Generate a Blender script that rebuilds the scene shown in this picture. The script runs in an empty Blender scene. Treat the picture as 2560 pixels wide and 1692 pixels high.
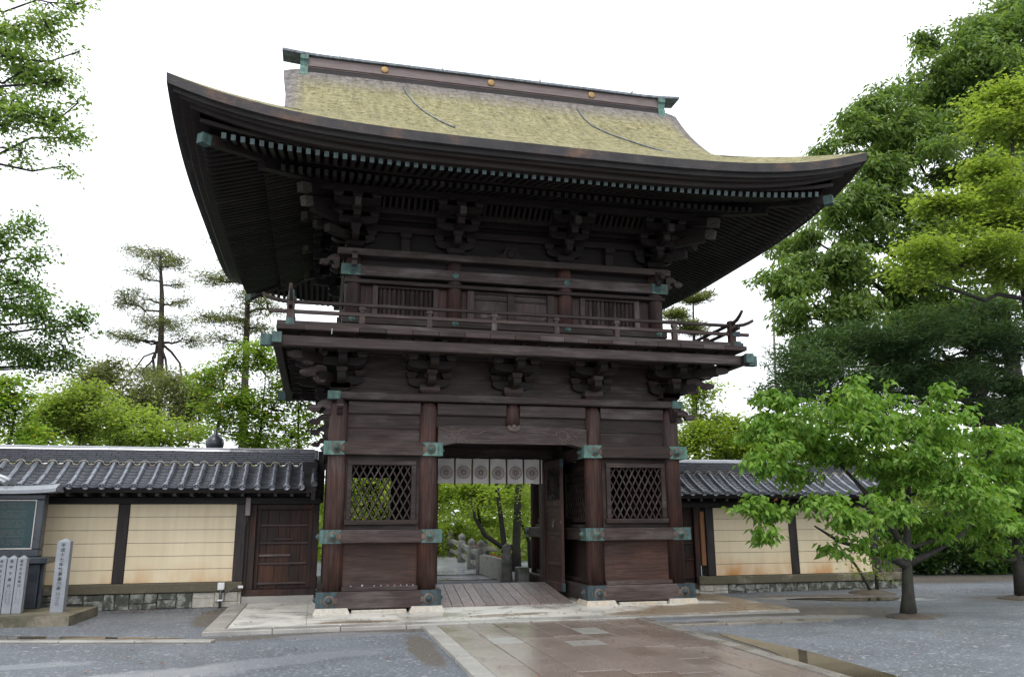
import bpy, math, random
import numpy as np
from mathutils import Matrix, Vector
random.seed(7); rng = np.random.default_rng(7)
R = math.radians
S = bpy.context.scene
COL = S.collection

# ------------------------------------------------------------------ camera
cam_d = bpy.data.cameras.new("camera")
cam = bpy.data.objects.new("camera", cam_d); COL.objects.link(cam)
cam_d.sensor_width = 36.0; cam_d.lens = 28.033; cam_d.clip_start = 0.1; cam_d.clip_end = 2000
YAW, PITCH, ROLL = 0.2353, 0.2252, -0.0055
_f = Vector((math.sin(YAW)*math.cos(PITCH), math.cos(YAW)*math.cos(PITCH), math.sin(PITCH)))
_r = Vector((math.cos(YAW), -math.sin(YAW), 0)); _u = _r.cross(_f)
_r2 = _r*math.cos(ROLL)+_u*math.sin(ROLL); _u2 = _u*math.cos(ROLL)-_r*math.sin(ROLL)
M = Matrix((_r2, _u2, -_f)).transposed().to_4x4(); M.translation = Vector((-3.613, -14.921, 1.6))
cam.matrix_world = M
S.camera = cam

# ------------------------------------------------------------------ world: bright overcast daylight
W = bpy.data.worlds.new("World"); S.world = W; W.use_nodes = True
nt = W.node_tree; nt.nodes.clear()
o_ = nt.nodes.new("ShaderNodeOutputWorld"); bg = nt.nodes.new("ShaderNodeBackground")
sky = nt.nodes.new("ShaderNodeTexSky"); sky.sky_type = 'NISHITA'; sky.sun_disc = False
sky.sun_elevation = R(58); sky.sun_rotation = R(200); sky.air_density = 1.0; sky.dust_density = 4.0; sky.ozone_density = 1.0
hs = nt.nodes.new("ShaderNodeHueSaturation"); hs.inputs['Saturation'].default_value = 0.18; hs.inputs['Value'].default_value = 1.0
mixw = nt.nodes.new("ShaderNodeMixRGB"); mixw.inputs[0].default_value = 0.72; mixw.inputs[2].default_value = (7.6, 7.9, 8.4, 1)   # cloud veil over the sky
nt.links.new(sky.outputs[0], hs.inputs['Color']); nt.links.new(hs.outputs[0], mixw.inputs[1])
nt.links.new(mixw.outputs[0], bg.inputs[0]); bg.inputs[1].default_value = 0.15
nt.links.new(bg.outputs[0], o_.inputs[0])
sd = bpy.data.lights.new("sun", 'SUN'); sd.energy = 0.9; sd.angle = R(25); sd.color = (1, .97, .93)
sun = bpy.data.objects.new("sun", sd); COL.objects.link(sun)
# sun stands behind the camera's right shoulder
_az = R(200); sun_dir = Vector((math.sin(_az)*math.cos(R(58)), math.cos(_az)*math.cos(R(58)), math.sin(R(58))))
sun.rotation_euler = sun_dir.to_track_quat('Z', 'Y').to_euler()
S.view_settings.view_transform = 'Standard'; S.view_settings.look = 'None'
S.view_settings.gamma = 1.0; S.view_settings.exposure = 0.80; S.view_settings.use_curve_mapping = False
S.cycles.max_bounces = 10; S.cycles.diffuse_bounces = 6; S.cycles.transparent_max_bounces = 6; S.cycles.use_denoising = True

# ------------------------------------------------------------------ helpers
class MB:
    def __init__(s): s.v = []; s.f = []; s.m = []; s.sm = []
    def add(s, vs, fs, mi=0, smooth=False):
        b = len(s.v); s.v += [tuple(p) for p in vs]
        for f in fs: s.f.append(tuple(i+b for i in f)); s.m.append(mi); s.sm.append(smooth)
        return s
    def box(s, x0, x1, y0, y1, z0, z1, c=0.008, mi=0):
        if x0 > x1: x0, x1 = x1, x0
        if y0 > y1: y0, y1 = y1, y0
        if z0 > z1: z0, z1 = z1, z0
        c = min(c, .3*(x1-x0), .3*(y1-y0), .3*(z1-z0))
        if c <= 0.0005:
            vs = [(x, y, z) for x in (x0, x1) for y in (y0, y1) for z in (z0, z1)]
            fs = [(0,1,3,2),(4,6,7,5),(0,4,5,1),(2,3,7,6),(0,2,6,4),(1,5,7,3)]
            return s.add(vs, fs, mi)
        vs = []; ix = {}
        lo = (x0, y0, z0); hi = (x1, y1, z1)
        for a in (0, 1):
            for b in (0, 1):
                for d in (0, 1):
                    sg = (a, b, d)
                    for k in range(3):
                        p = []
                        for j in range(3):
                            e = hi[j] if sg[j] else lo[j]
                            if j != k: e += -c if sg[j] else c
                            p.append(e)
                        ix[(a, b, d, k)] = len(vs); vs.append(p)
        cs = [(0,0),(1,0),(1,1),(0,1)]; fs = []
        for k in range(3):
            i, j = [q for q in range(3) if q != k]
            for t in (0, 1):
                q = []
                for u, w in cs:
                    key = [0,0,0]; key[k] = t; key[i] = u; key[j] = w; q.append(ix[(*key, k)])
                if (t == 0) == (k != 1): q.reverse()
                fs.append(q)
            for u, w in cs:      # edges running along k
                a0 = [0,0,0]; a0[i] = u; a0[j] = w; a1 = a0[:]; a0[k] = 0; a1[k] = 1
                q = [ix[(*a0, i)], ix[(*a1, i)], ix[(*a1, j)], ix[(*a0, j)]]
                flip = (u == w) != (k == 1)
                if not flip: q.reverse()
                fs.append(q)
        for a in (0, 1):
            for b in (0, 1):
                for d in (0, 1):
                    q = [ix[(a,b,d,0)], ix[(a,b,d,1)], ix[(a,b,d,2)]]
                    if (a+b+d) % 2 == 0: q.reverse()
                    fs.append(q)
        return s.add(vs, fs, mi)
    def cbox(s, cx, cy, cz, sx, sy, sz, c=0.008, mi=0):
        return s.box(cx-sx/2, cx+sx/2, cy-sy/2, cy+sy/2, cz-sz/2, cz+sz/2, c, mi)
    def tube(s, pts, rad, n=6, mi=0, cap=True):
        pts = [Vector(p) for p in pts]
        if not hasattr(rad, '__len__'): rad = [rad]*len(pts)
        vs = []; fs = []; prev = None
        for i, p in enumerate(pts):
            t = (pts[min(i+1, len(pts)-1)]-pts[max(i-1, 0)])
            if t.length < 1e-9: t = Vector((0,0,1))
            t.normalize()
            if prev is None:
                a = t.cross(Vector((0,0,1)))
                if a.length < 1e-3: a = t.cross(Vector((1,0,0)))
                a.normalize()
            else:
                a = prev - t*prev.dot(t)
                if a.length < 1e-6: a = t.orthogonal()
                a.normalize()
            prev = a; b = t.cross(a)
            for k in range(n):
                w = 2*math.pi*k/n; vs.append(p+(a*math.cos(w)+b*math.sin(w))*rad[i])
        for i in range(len(pts)-1):
            for k in range(n):
                k2 = (k+1) % n; fs.append((i*n+k, i*n+k2, (i+1)*n+k2, (i+1)*n+k))
        s.add(vs, fs, mi, True)
        if cap:
            L = (len(pts)-1)*n; b = len(s.v)-len(vs)
            s.f.append(tuple(b+k for k in reversed(range(n)))); s.m.append(mi); s.sm.append(False)
            s.f.append(tuple(b+L+k for k in range(n))); s.m.append(mi); s.sm.append(False)
        return s
    def lathe(s, prof, cx, cy, n=16, mi=0, axis='z', z0=0):
        vs = []; fs = []
        for r, h in prof:
            for k in range(n):
                w = 2*math.pi*k/n; u, v = r*math.cos(w), r*math.sin(w)
                if axis == 'z': vs.append((cx+u, cy+v, z0+h))
                elif axis == 'y': vs.append((cx+u, z0-h, cy+v))      # h grows towards -y
                else: vs.append((z0+h, cx+u, cy+v))
        m = len(prof)
        for i in range(m-1):
            for k in range(n):
                k2 = (k+1) % n; fs.append((i*n+k, i*n+k2, (i+1)*n+k2, (i+1)*n+k))
        s.add(vs, fs, mi, True)
        b = len(s.v)-len(vs)
        s.f.append(tuple(b+k for k in reversed(range(n)))); s.m.append(mi); s.sm.append(False)
        s.f.append(tuple(b+(m-1)*n+k for k in range(n))); s.m.append(mi); s.sm.append(False)
        return s
    def prism(s, out, axis, a, b, mi=0):
        """outline (u,v) extruded along axis from a to b; for 'y' (u,v)=(x,z), 'x' (y,z), 'z' (x,y)"""
        n = len(out); vs = []
        for t in (a, b):
            for u, v in out:
                vs.append((u, t, v) if axis == 'y' else (t, u, v) if axis == 'x' else (u, v, t))
        fs = [tuple(range(n)), tuple(reversed(range(n, 2*n)))]
        for k in range(n): fs.append((k, k+n, (k+1) % n+n, (k+1) % n))
        return s.add(vs, fs, mi)
    def beam(s, p, q, w, h, mi=0):
        """square beam from p to q, width w (horizontal) and height h"""
        p = Vector(p); q = Vector(q); t = (q-p).normalized()
        a = t.cross(Vector((0,0,1)))
        if a.length < 1e-4: a = Vector((1,0,0))
        a.normalize(); b = a.cross(t)
        vs = [c+a*(i*w/2)+b*(j*h/2) for c in (p, q) for i, j in ((-1,-1),(1,-1),(1,1),(-1,1))]
        return s.add(vs, [(0,1,2,3),(7,6,5,4),(0,4,5,1),(1,5,6,2),(2,6,7,3),(3,7,4,0)], mi)
    def mesh(s, name, mats):
        me = bpy.data.meshes.new(name); me.from_pydata([tuple(p) for p in s.v], [], s.f)
        if not isinstance(mats, (list, tuple)): mats = [mats]
        for m in mats: me.materials.append(m)
        if len(me.polygons) == len(s.m):
            me.polygons.foreach_set('material_index', s.m); me.polygons.foreach_set('use_smooth', s.sm)
        me.update(); return me
    def build(s, name, mats, parent=None, **kw): return link(s.mesh(name, mats), name, parent, **kw)

def fix_normals(me):
    import bmesh
    bm = bmesh.new(); bm.from_mesh(me); bmesh.ops.recalc_face_normals(bm, faces=bm.faces); bm.to_mesh(me); bm.free()
def link(me, name, parent=None, loc=None, rot=None, scale=None, label=None, kind=None):
    o = bpy.data.objects.new(name, me); COL.objects.link(o)
    if parent is not None: o.parent = parent
    if loc is not None: o.location = loc
    if rot is not None: o.rotation_euler = rot
    if scale is not None: o.scale = scale
    if label: o['label'] = label
    if kind: o['kind'] = kind
    return o
def thing(name, label, cat, loc=(0,0,0), group=None, rotz=0):
    o = bpy.data.objects.new(name, None); COL.objects.link(o); o.empty_display_size = .2
    o.location = loc; o.rotation_euler = (0,0,rotz); tag(o, label, cat, group); return o
def tag(o, label, cat, group=None, kind=None):
    o['label'] = label; o['category'] = cat
    if group: o['group'] = group
    if kind: o['kind'] = kind
    return o
def struct(o): o['kind'] = 'structure'; return o

# ------------------------------------------------------------------ materials
def new_mat(name):
    m = bpy.data.materials.new(name); m.use_nodes = True
    return m, m.node_tree, m.node_tree.nodes['Principled BSDF']
def nd(nt, t, **kw):
    n = nt.nodes.new('ShaderNode'+t)
    for k, v in kw.items():
        if k in n.inputs: n.inputs[k].default_value = v
        else: setattr(n, k, v)
    return n
def coords(nt, scale=(1,1,1), rand=0.0, world=False):
    if world: src = nd(nt, 'NewGeometry').outputs['Position']
    else: src = nd(nt, 'TexCoord').outputs['Object']
    if rand:
        oi = nd(nt, 'ObjectInfo'); mu = nd(nt, 'VectorMath', operation='MULTIPLY_ADD')
        nt.links.new(oi.outputs['Random'], mu.inputs[0]); mu.inputs[1].default_value = (rand, rand*1.7, rand*.6)
        nt.links.new(src, mu.inputs[2]); src = mu.outputs[0]
    mp = nd(nt, 'Mapping'); mp.inputs['Scale'].default_value = scale
    nt.links.new(src, mp.inputs['Vector']); return mp.outputs[0]
def noise(nt, vec, scale, detail=4, rough=.55, dist=0):
    n = nd(nt, 'TexNoise'); n.inputs['Scale'].default_value = scale; n.inputs['Detail'].default_value = detail
    n.inputs['Roughness'].default_value = rough; n.inputs['Distortion'].default_value = dist
    nt.links.new(vec, n.inputs['Vector']); return n.outputs['Fac']
def ramp(nt, fac, stops):
    r = nd(nt, 'ValToRGB'); e = r.color_ramp.elements
    e[0].position = stops[0][0]; e[0].color = (*stops[0][1], 1)
    e[1].position = stops[-1][0]; e[1].color = (*stops[-1][1], 1)
    for p, c in stops[1:-1]:
        q = e.new(p); q.color = (*c, 1)
    nt.links.new(fac, r.inputs[0]); return r.outputs[0]
def g3(v): return (v, v, v)
def mix(nt, fac, a, b, mode='MIX'):
    m = nd(nt, 'MixRGB', blend_type=mode)
    for i, x in ((0, fac), (1, a), (2, b)):
        if isinstance(x, (int, float)): m.inputs[i].default_value = x
        elif isinstance(x, tuple): m.inputs[i].default_value = (*x, 1)
        else: nt.links.new(x, m.inputs[i])
    return m.outputs[0]
def bump(nt, bs, h, strength=.3, dist=.02):
    b = nd(nt, 'Bump'); b.inputs['Strength'].default_value = strength; b.inputs['Distance'].default_value = dist
    nt.links.new(h, b.inputs['Height']); nt.links.new(b.outputs[0], bs.inputs['Normal'])
def simple(name, c1, c2, scale=6, rough=.6, bs_=.2, stretch=(1,1,1), metal=0, rand=0, spec=.5, fine=60, rvar=0):
    m, nt, b = new_mat(name); v = coords(nt, stretch, rand)
    n = noise(nt, v, scale, 5, .6); c = ramp(nt, n, [(.3, c1), (.7, c2)])
    n2 = noise(nt, v, fine, 3)
    c = mix(nt, .35, c, ramp(nt, n2, [(.25, g3(.55)), (.75, g3(1.3))]), 'MULTIPLY')
    nt.links.new(c, b.inputs['Base Color']); b.inputs['Roughness'].default_value = rough; b.inputs['Metallic'].default_value = metal
    b.inputs['Specular IOR Level'].default_value = spec
    if rvar: nt.links.new(ramp(nt, n, [(.35, g3(rough-rvar)), (.65, g3(rough+rvar))]), b.inputs['Roughness'])
    if bs_: bump(nt, b, n2, bs_, .01)
    return m
def wood(name, cd, cl, axis, weather=(.125,.105,.098), wamt=.5, red=None, rough=.62):
    m, nt, b = new_mat(name)
    sc = [22, 22, 22]; sc[axis] = 1.1
    v = coords(nt, tuple(sc), 9.0); n = noise(nt, v, 1.0, 6, .65, .4)
    c = ramp(nt, n, [(.30, cd), (.52, tuple((p+q)/2 for p, q in zip(cd, cl))), (.72, cl)])
    sc2 = [2.2, 2.2, 2.2]; sc2[axis] = .8
    v2 = coords(nt, tuple(sc2), 9.0); n2 = noise(nt, v2, 1.0, 5, .62)
    wf = ramp(nt, n2, [(.50, g3(0)), (.72, g3(wamt))])
    wc = mix(nt, 1.0, (*weather,)[:3], ramp(nt, n, [(.3, g3(.55)), (.7, g3(1.25))]), 'MULTIPLY')
    c = mix(nt, wf, c, wc)
    if red:
        n3 = noise(nt, coords(nt, (1.4,1.4,1.4), 5.0), 1.0, 4)
        c = mix(nt, ramp(nt, n3, [(.47, g3(0)), (.66, g3(.7))]), c, mix(nt, 1.0, red, ramp(nt, n, [(.3, g3(.5)), (.7, g3(1.4))]), 'MULTIPLY'))
    oi = nd(nt, 'ObjectInfo'); c = mix(nt, 1.0, c, ramp(nt, oi.outputs['Random'], [(0, g3(.72)), (1, g3(1.25))]), 'MULTIPLY')
    sc3 = [46, 46, 46]; sc3[axis] = 2.2; n5 = noise(nt, coords(nt, tuple(sc3), 9.0), 1.0, 3, .6)
    c = mix(nt, .6, c, ramp(nt, n5, [(.36, g3(.40)), (.48, g3(1.0)), (.74, g3(1.4))]), 'MULTIPLY')
    nt.links.new(c, b.inputs['Base Color']); b.inputs['Roughness'].default_value = rough
    b.inputs['Specular IOR Level'].default_value = .3
    bump(nt, b, n, .35, .006); return m
WD, WL = (.0175,.0105,.0092), (.047,.030,.0255)
wood_x = wood('wood_grain_x', WD, WL, 0); wood_y = wood('wood_grain_y', WD, WL, 1)
wood_z = wood('wood_column', (.024,.0125,.0105), (.062,.034,.028), 2, red=(.080,.032,.023), wamt=.5)
wood_p = wood('wood_panel', (.022,.011,.009), (.060,.033,.026), 0, red=(.082,.034,.023), wamt=.32)
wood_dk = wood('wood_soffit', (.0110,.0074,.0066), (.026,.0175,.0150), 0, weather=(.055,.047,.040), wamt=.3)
wood_gx = wood('wood_weathered', (.028,.0185,.0165), (.072,.051,.046), 0, weather=(.165,.145,.14), wamt=.6)
wood_gz = wood('wood_weathered_z', (.034,.023,.021), (.088,.062,.055), 2, weather=(.19,.165,.15), wamt=.7)
wood_carve = wood('wood_carved_edge', (.070,.053,.048), (.13,.10,.09), 0, wamt=.5)
wood_pale = wood('wood_pale_end', (.055,.046,.037), (.115,.098,.08), 1, wamt=.6)
wood_blk = wood('wood_blackened', (.010,.009,.009), (.026,.022,.021), 0, wamt=.2)
wood_post = wood('wood_wall_post', (.014,.011,.011), (.036,.028,.027), 2, wamt=.35)
wood_ramp = wood('wood_ramp', (.125,.098,.090), (.225,.188,.172), 1, weather=(.27,.24,.23), wamt=.5, rough=.5)
wood_sdoor = wood('wood_side_door', (.012,.007,.0065), (.034,.018,.015), 2, red=(.060,.022,.012), wamt=.12)
wood_sdred = wood('wood_reddish', (.032,.013,.008), (.085,.034,.018), 2, wamt=.12)
wood_orange = wood('wood_fresh', (.16,.07,.03), (.28,.13,.06), 2, wamt=.1)

def copper(name, a, b_, r=.55):
    m, nt, b = new_mat(name); v = coords(nt, (1,1,1), 4.0)
    n = noise(nt, v, 7, 5, .65); n2 = noise(nt, v, 40, 3)
    st_ = noise(nt, coords(nt, (14, 14, 2.2), 4.0), 1.0, 4); c = ramp(nt, n, [(.33, b_), (.62, a)]); c = mix(nt, .75, c, ramp(nt, st_, [(.36, g3(.45)), (.6, g3(1.15))]), 'MULTIPLY'); c = mix(nt, .3, c, ramp(nt, n2, [(.3, g3(.5)), (.7, g3(1.35))]), 'MULTIPLY')
    nt.links.new(c, b.inputs['Base Color']); b.inputs['Roughness'].default_value = r; b.inputs['Specular IOR Level'].default_value = .4
    bump(nt, b, n2, .15, .005); return m
cop_green = copper('verdigris', (.105,.205,.170), (.065,.125,.110))
cop_dark = copper('verdigris_dark', (.034,.062,.070), (.022,.032,.040))
cop_mid = copper('verdigris_mid', (.066,.125,.112), (.042,.074,.075))
cop_pale = copper('verdigris_pale', (.088,.130,.125), (.058,.088,.088))
rust = copper('rusty_copper', (.13,.085,.06), (.09,.075,.06))
gold = simple('gilded_disc', (.26,.155,.05), (.36,.23,.09), 12, .5, .05, metal=.3)
cap_grey = copper('ridge_sheet', (.17,.20,.22), (.09,.10,.115), .4)
ridge_brown = simple('ridge_board', (.10,.072,.068), (.165,.125,.118), 3, .5, .05, (1,4,6))

m, nt, b = new_mat('cypress_bark_thatch')          # mossy bark roof
v = coords(nt); n1 = noise(nt, v, 1.1, 6, .68); n2 = noise(nt, v, 26, 4, .7); n3 = noise(nt, v, 7, 5, .7)
sep = nd(nt, 'SeparateXYZ'); nt.links.new(v, sep.inputs[0])
h = nd(nt, 'MapRange'); h.inputs['From Min'].default_value = 10.75; h.inputs['From Max'].default_value = 11.55; nt.links.new(sep.outputs[2], h.inputs[0])
hh = nd(nt, 'Math', operation='MULTIPLY_ADD'); nt.links.new(n3, hh.inputs[0]); hh.inputs[1].default_value = 2.0; hh.inputs[2].default_value = -.98
ad = nd(nt, 'Math', operation='ADD', use_clamp=True); nt.links.new(h.outputs[0], ad.inputs[0]); nt.links.new(hh.outputs[0], ad.inputs[1])
moss = ramp(nt, n3, [(.34, (.095,.088,.042)), (.47, (.250,.225,.105)), (.70, (.40,.36,.19))])
moss = mix(nt, ramp(nt, n1, [(.38, g3(0)), (.68, g3(.6))]), moss, (.195,.188,.095))
bark = ramp(nt, n3, [(.3, (.10,.088,.085)), (.7, (.26,.235,.225))])
ab = nd(nt, 'Math', operation='ABSOLUTE'); nt.links.new(sep.outputs[0], ab.inputs[0])
ve = nd(nt, 'MapRange'); ve.inputs['From Min'].default_value = 4.22; ve.inputs['From Max'].default_value = 4.6; nt.links.new(ab.outputs[0], ve.inputs[0])
zh_ = nd(nt, 'MapRange'); zh_.inputs['From Min'].default_value = 8.9; zh_.inputs['From Max'].default_value = 9.6; nt.links.new(sep.outputs[2], zh_.inputs[0])
vm = nd(nt, 'Math', operation='MULTIPLY'); nt.links.new(ve.outputs[0], vm.inputs[0]); nt.links.new(zh_.outputs[0], vm.inputs[1])
mx_ = nd(nt, 'Math', operation='MAXIMUM'); nt.links.new(ad.outputs[0], mx_.inputs[0]); nt.links.new(vm.outputs[0], mx_.inputs[1])
n4 = noise(nt, v, 11, 5, .8)
c = mix(nt, mx_.outputs[0], moss, bark); c = mix(nt, .85, c, ramp(nt, n4, [(.35, g3(.15)), (.45, g3(.9)), (.72, g3(1.35))]), 'MULTIPLY')
c = mix(nt, .5, c, ramp(nt, n2, [(.34, g3(.40)), (.52, g3(1.0)), (.75, g3(1.3))]), 'MULTIPLY')
c = mix(nt, .55, c, ramp(nt, noise(nt, coords(nt, (9, .7, .7)), 1.0, 5, .65), [(.32, g3(.55)), (.5, g3(1.0)), (.7, g3(1.25))]), 'MULTIPLY')
c = mix(nt, .25, c, ramp(nt, noise(nt, coords(nt, (.5, .5, 16)), 1.0, 3, .6), [(.35, g3(.55)), (.65, g3(1.2))]), 'MULTIPLY')
nt.links.new(c, b.inputs['Base Color']); b.inputs['Roughness'].default_value = .85; b.inputs['Specular IOR Level'].default_value = .25
bump(nt, b, n2, .7, .05); thatch = m
m, nt, b = new_mat('thatch_cut_edge')
v = coords(nt, (1,1,1)); n1 = noise(nt, v, 1.6, 6, .7); n2 = noise(nt, coords(nt, (3,3,60)), 1.0, 4)
c = ramp(nt, n1, [(.36, (.014,.013,.015)), (.54, (.034,.029,.029)), (.66, (.095,.052,.034)), (.74, (.13,.085,.06))])
c = mix(nt, .5, c, ramp(nt, n2, [(.3, g3(.4)), (.7, g3(1.4))]), 'MULTIPLY')
nt.links.new(c, b.inputs['Base Color']); b.inputs['Roughness'].default_value = .7; bump(nt, b, n2, .4, .01); thatch_edge = m

tile = simple('roof_tile', (.036,.039,.047), (.075,.08,.094), 4, .30, .015, rand=6.0, rvar=.06, spec=.6, metal=.25)
tile_round = simple('roof_tile_sheen', (.17,.18,.21), (.33,.35,.39), 4, .24, .01, rand=6.0, rvar=.06, spec=.7, metal=.55)
tile_pale = simple('roof_tile_pale', (.22,.23,.25), (.34,.35,.37), 4, .22, .01, rand=6.0, rvar=.06, spec=.9, metal=.5)
mortar = simple('tile_mortar', (.30,.27,.20), (.42,.38,.30), 8, .8, .1)
# cream plaster with damp stains along the foot
def plaster(name):
    m, nt, b = new_mat(name); v = coords(nt); n1 = noise(nt, v, 1.2, 5, .6); n2 = noise(nt, v, 24, 3)
    c = ramp(nt, n1, [(.3, (.655,.550,.370)), (.7, (.72,.615,.435))])
    sep = nd(nt, 'SeparateXYZ'); nt.links.new(v, sep.inputs[0])
    ns = noise(nt, coords(nt, (1.0, 1, .5)), 1.5, 4, .6)
    t = nd(nt, 'MapRange'); t.inputs['From Min'].default_value = .88; t.inputs['From Max'].default_value = .40; nt.links.new(sep.outputs[2], t.inputs[0])
    q = nd(nt, 'MapRange'); q.inputs['From Min'].default_value = .44; q.inputs['From Max'].default_value = .70; nt.links.new(ns, q.inputs[0])
    mm = nd(nt, 'Math', operation='MULTIPLY', use_clamp=True); nt.links.new(t.outputs[0], mm.inputs[0]); nt.links.new(q.outputs[0], mm.inputs[1])
    c = mix(nt, mm.outputs[0], c, (.50,.235,.075))
    st = noise(nt, coords(nt, (9, 9, .5)), 1.0, 4)
    c = mix(nt, .16, c, ramp(nt, st, [(.3, g3(.5)), (.7, g3(1.2))]), 'MULTIPLY')
    sp_ = noise(nt, v, 7, 4, .7); c = mix(nt, ramp(nt, sp_, [(.66, g3(0)), (.78, g3(.35))]), c, (.36,.29,.19))
    nt.links.new(c, b.inputs['Base Color']); b.inputs['Roughness'].default_value = .8; b.inputs['Specular IOR Level'].default_value = .25
    bump(nt, b, n2, .06, .004); return m
cream = plaster('cream_plaster')
def mossy(name, a, b_, ms, lo=.45, hi=.62, sc=2.0, rough=.75):
    m, nt, b = new_mat(name); v = coords(nt, (1,1,1), 3.0); n1 = noise(nt, v, sc, 5, .65); n2 = noise(nt, v, 30, 4, .7); n3 = noise(nt, v, 9, 3)
    c = ramp(nt, n3, [(.3, a), (.7, b_)]); c = mix(nt, ramp(nt, n1, [(lo, g3(0)), (hi, g3(.9))]), c, ms)
    c = mix(nt, .5, c, ramp(nt, n2, [(.3, g3(.45)), (.72, g3(1.35))]), 'MULTIPLY')
    nt.links.new(c, b.inputs['Base Color']); b.inputs['Roughness'].default_value = rough; bump(nt, b, n2, .4, .015); return m
coping_m = mossy('coping_stone', (.30,.26,.20), (.40,.345,.27), (.060,.052,.026), .30, .47, 1.1)
rubble_m = mossy('rubble_stone', (.10,.105,.09), (.30,.30,.27), (.030,.036,.022), .44, .54, 5.5)
rubble_pale = mossy('rubble_pale', (.30,.28,.24), (.42,.39,.34), (.12,.11,.07), .55, .7, 2.0)
slab_base = mossy('wet_base_stone', (.13,.115,.08), (.21,.185,.13), (.05,.048,.025), .45, .62, 1.6, .5)
granite = simple('light_granite', (.19,.205,.23), (.265,.28,.305), 3, .5, .12, fine=90, rand=3)
granite_dk = simple('dark_granite', (.026,.032,.042), (.052,.060,.073), 3, .33, .05, fine=120, rand=3, rvar=.08)
cap_stone = simple('polished_cap', (.20,.215,.235), (.28,.295,.32), 2, .22, .03, fine=120)
plinth_m = mossy('plinth_granite', (.33,.305,.255), (.43,.40,.345), (.50,.36,.22), .52, .75, 2.0, .6)
apron_m = None
kerb_wet = simple('wet_kerb', (.13,.12,.105), (.21,.195,.17), 2, .3, .1, fine=60, rand=7, rvar=.12)
kerb_m = simple('kerb_granite', (.22,.21,.195), (.33,.32,.29), 2, .4, .1, fine=60, rand=7, rvar=.15)
m, nt, b = new_mat('wet_pink_flagstone')
v = coords(nt, (1,1,1), 0, True); n1 = noise(nt, v, .9, 4, .6); n2 = noise(nt, v, 55, 3, .7); oi = nd(nt, 'ObjectInfo')
c = ramp(nt, oi.outputs['Random'], [(0, (.150,.116,.096)), (.5, (.175,.140,.118)), (1, (.205,.168,.145))])
c = mix(nt, .6, c, ramp(nt, n2, [(.30, g3(.40)), (.7, g3(1.45))]), 'MULTIPLY')
nt.links.new(c, b.inputs['Base Color'])
nt.links.new(ramp(nt, n1, [(.38, g3(.10)), (.66, g3(.34))]), b.inputs['Roughness']); bump(nt, b, n2, .22, .006); b.inputs['Specular IOR Level'].default_value = .7; flag_m = m
flag_grey = simple('wet_grey_flagstone', (.20,.195,.18), (.27,.265,.245), 4, .28, .15, fine=60)
def ellipses(nt, els):
    """soft patch mask for washed-in dirt and for painted sheen: (cx, cy, rx, ry, angle) in metres on the ground; returns 0..1"""
    pos = nd(nt, 'NewGeometry').outputs['Position']; acc = None
    for cx, cy, rx, ry, an in els:
        mp = nd(nt, 'Mapping'); mp.vector_type = 'TEXTURE'; mp.inputs['Location'].default_value = (cx, cy, 0); mp.inputs['Rotation'].default_value = (0, 0, R(an)); mp.inputs['Scale'].default_value = (rx, ry, 1000)
        nt.links.new(pos, mp.inputs['Vector']); ln = nd(nt, 'VectorMath', operation='LENGTH'); nt.links.new(mp.outputs[0], ln.inputs[0])
        q = nd(nt, 'Math', operation='SUBTRACT'); q.inputs[0].default_value = 1.0; nt.links.new(ln.outputs['Value'], q.inputs[1]); o = q.outputs[0]
        if acc is None: acc = o
        else:
            mx = nd(nt, 'Math', operation='MAXIMUM'); nt.links.new(acc, mx.inputs[0]); nt.links.new(o, mx.inputs[1]); acc = mx.outputs[0]
    n = noise(nt, coords(nt, (1,1,1), 0, True), 1.6, 5, .65)
    a = nd(nt, 'Math', operation='MULTIPLY_ADD'); nt.links.new(n, a.inputs[0]); a.inputs[1].default_value = 1.1; a.inputs[2].default_value = -.55
    t = nd(nt, 'Math', operation='ADD'); nt.links.new(acc, t.inputs[0]); nt.links.new(a.outputs[0], t.inputs[1])
    return ramp(nt, t.outputs[0], [(.0, g3(0)), (.32, g3(1))])
m, nt, b = new_mat('wet_gravelly_asphalt')
v = coords(nt, (1,1,1), 0, True); n1 = noise(nt, coords(nt, (.28,.60,1), 0, True), 1.0, 5, .6, .8); n2 = noise(nt, v, 26, 5, .8); n3 = noise(nt, v, .8, 5, .62)
vo = nd(nt, 'TexVoronoi'); vo.inputs['Scale'].default_value = 34; nt.links.new(v, vo.inputs['Vector'])
vo2 = nd(nt, 'TexVoronoi'); vo2.inputs['Scale'].default_value = 17; nt.links.new(v, vo2.inputs['Vector'])
c = ramp(nt, n2, [(.34, (.058,.066,.076)), (.5, (.115,.128,.145)), (.68, (.20,.215,.235))])
c = mix(nt, .55, c, ramp(nt, n3, [(.32, g3(.60)), (.68, g3(1.25))]), 'MULTIPLY')
c = mix(nt, ramp(nt, vo.outputs['Color'], [(.80, g3(0)), (.90, g3(.75))]), c, (.34,.35,.36))
c = mix(nt, ramp(nt, vo2.outputs['Color'], [(.90, g3(0)), (.95, g3(.6))]), c, (.40,.40,.40))
dirt = ellipses(nt, [(-3.4,-2.25,2.2,.36,3), (-5.3,.6,.35,1.6,0), (6.2,-2.6,.9,.55,0), (10.5,-.6,1.2,.8,0), (4.6,-1.6,2.6,1.0,-4), (7.2,.6,2.2,.8,-18), (2.0,-5.2,.35,2.2,0), (-2.2,-4.0,.22,1.6,0), (12.5,4.5,5,1.6,0)])
c = mix(nt, dirt, c, mix(nt, .6, (.095,.084,.070), ramp(nt, n2, [(.32, g3(.45)), (.70, g3(1.5))]), 'MULTIPLY'))
nt.links.new(c, b.inputs['Base Color'])
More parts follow.
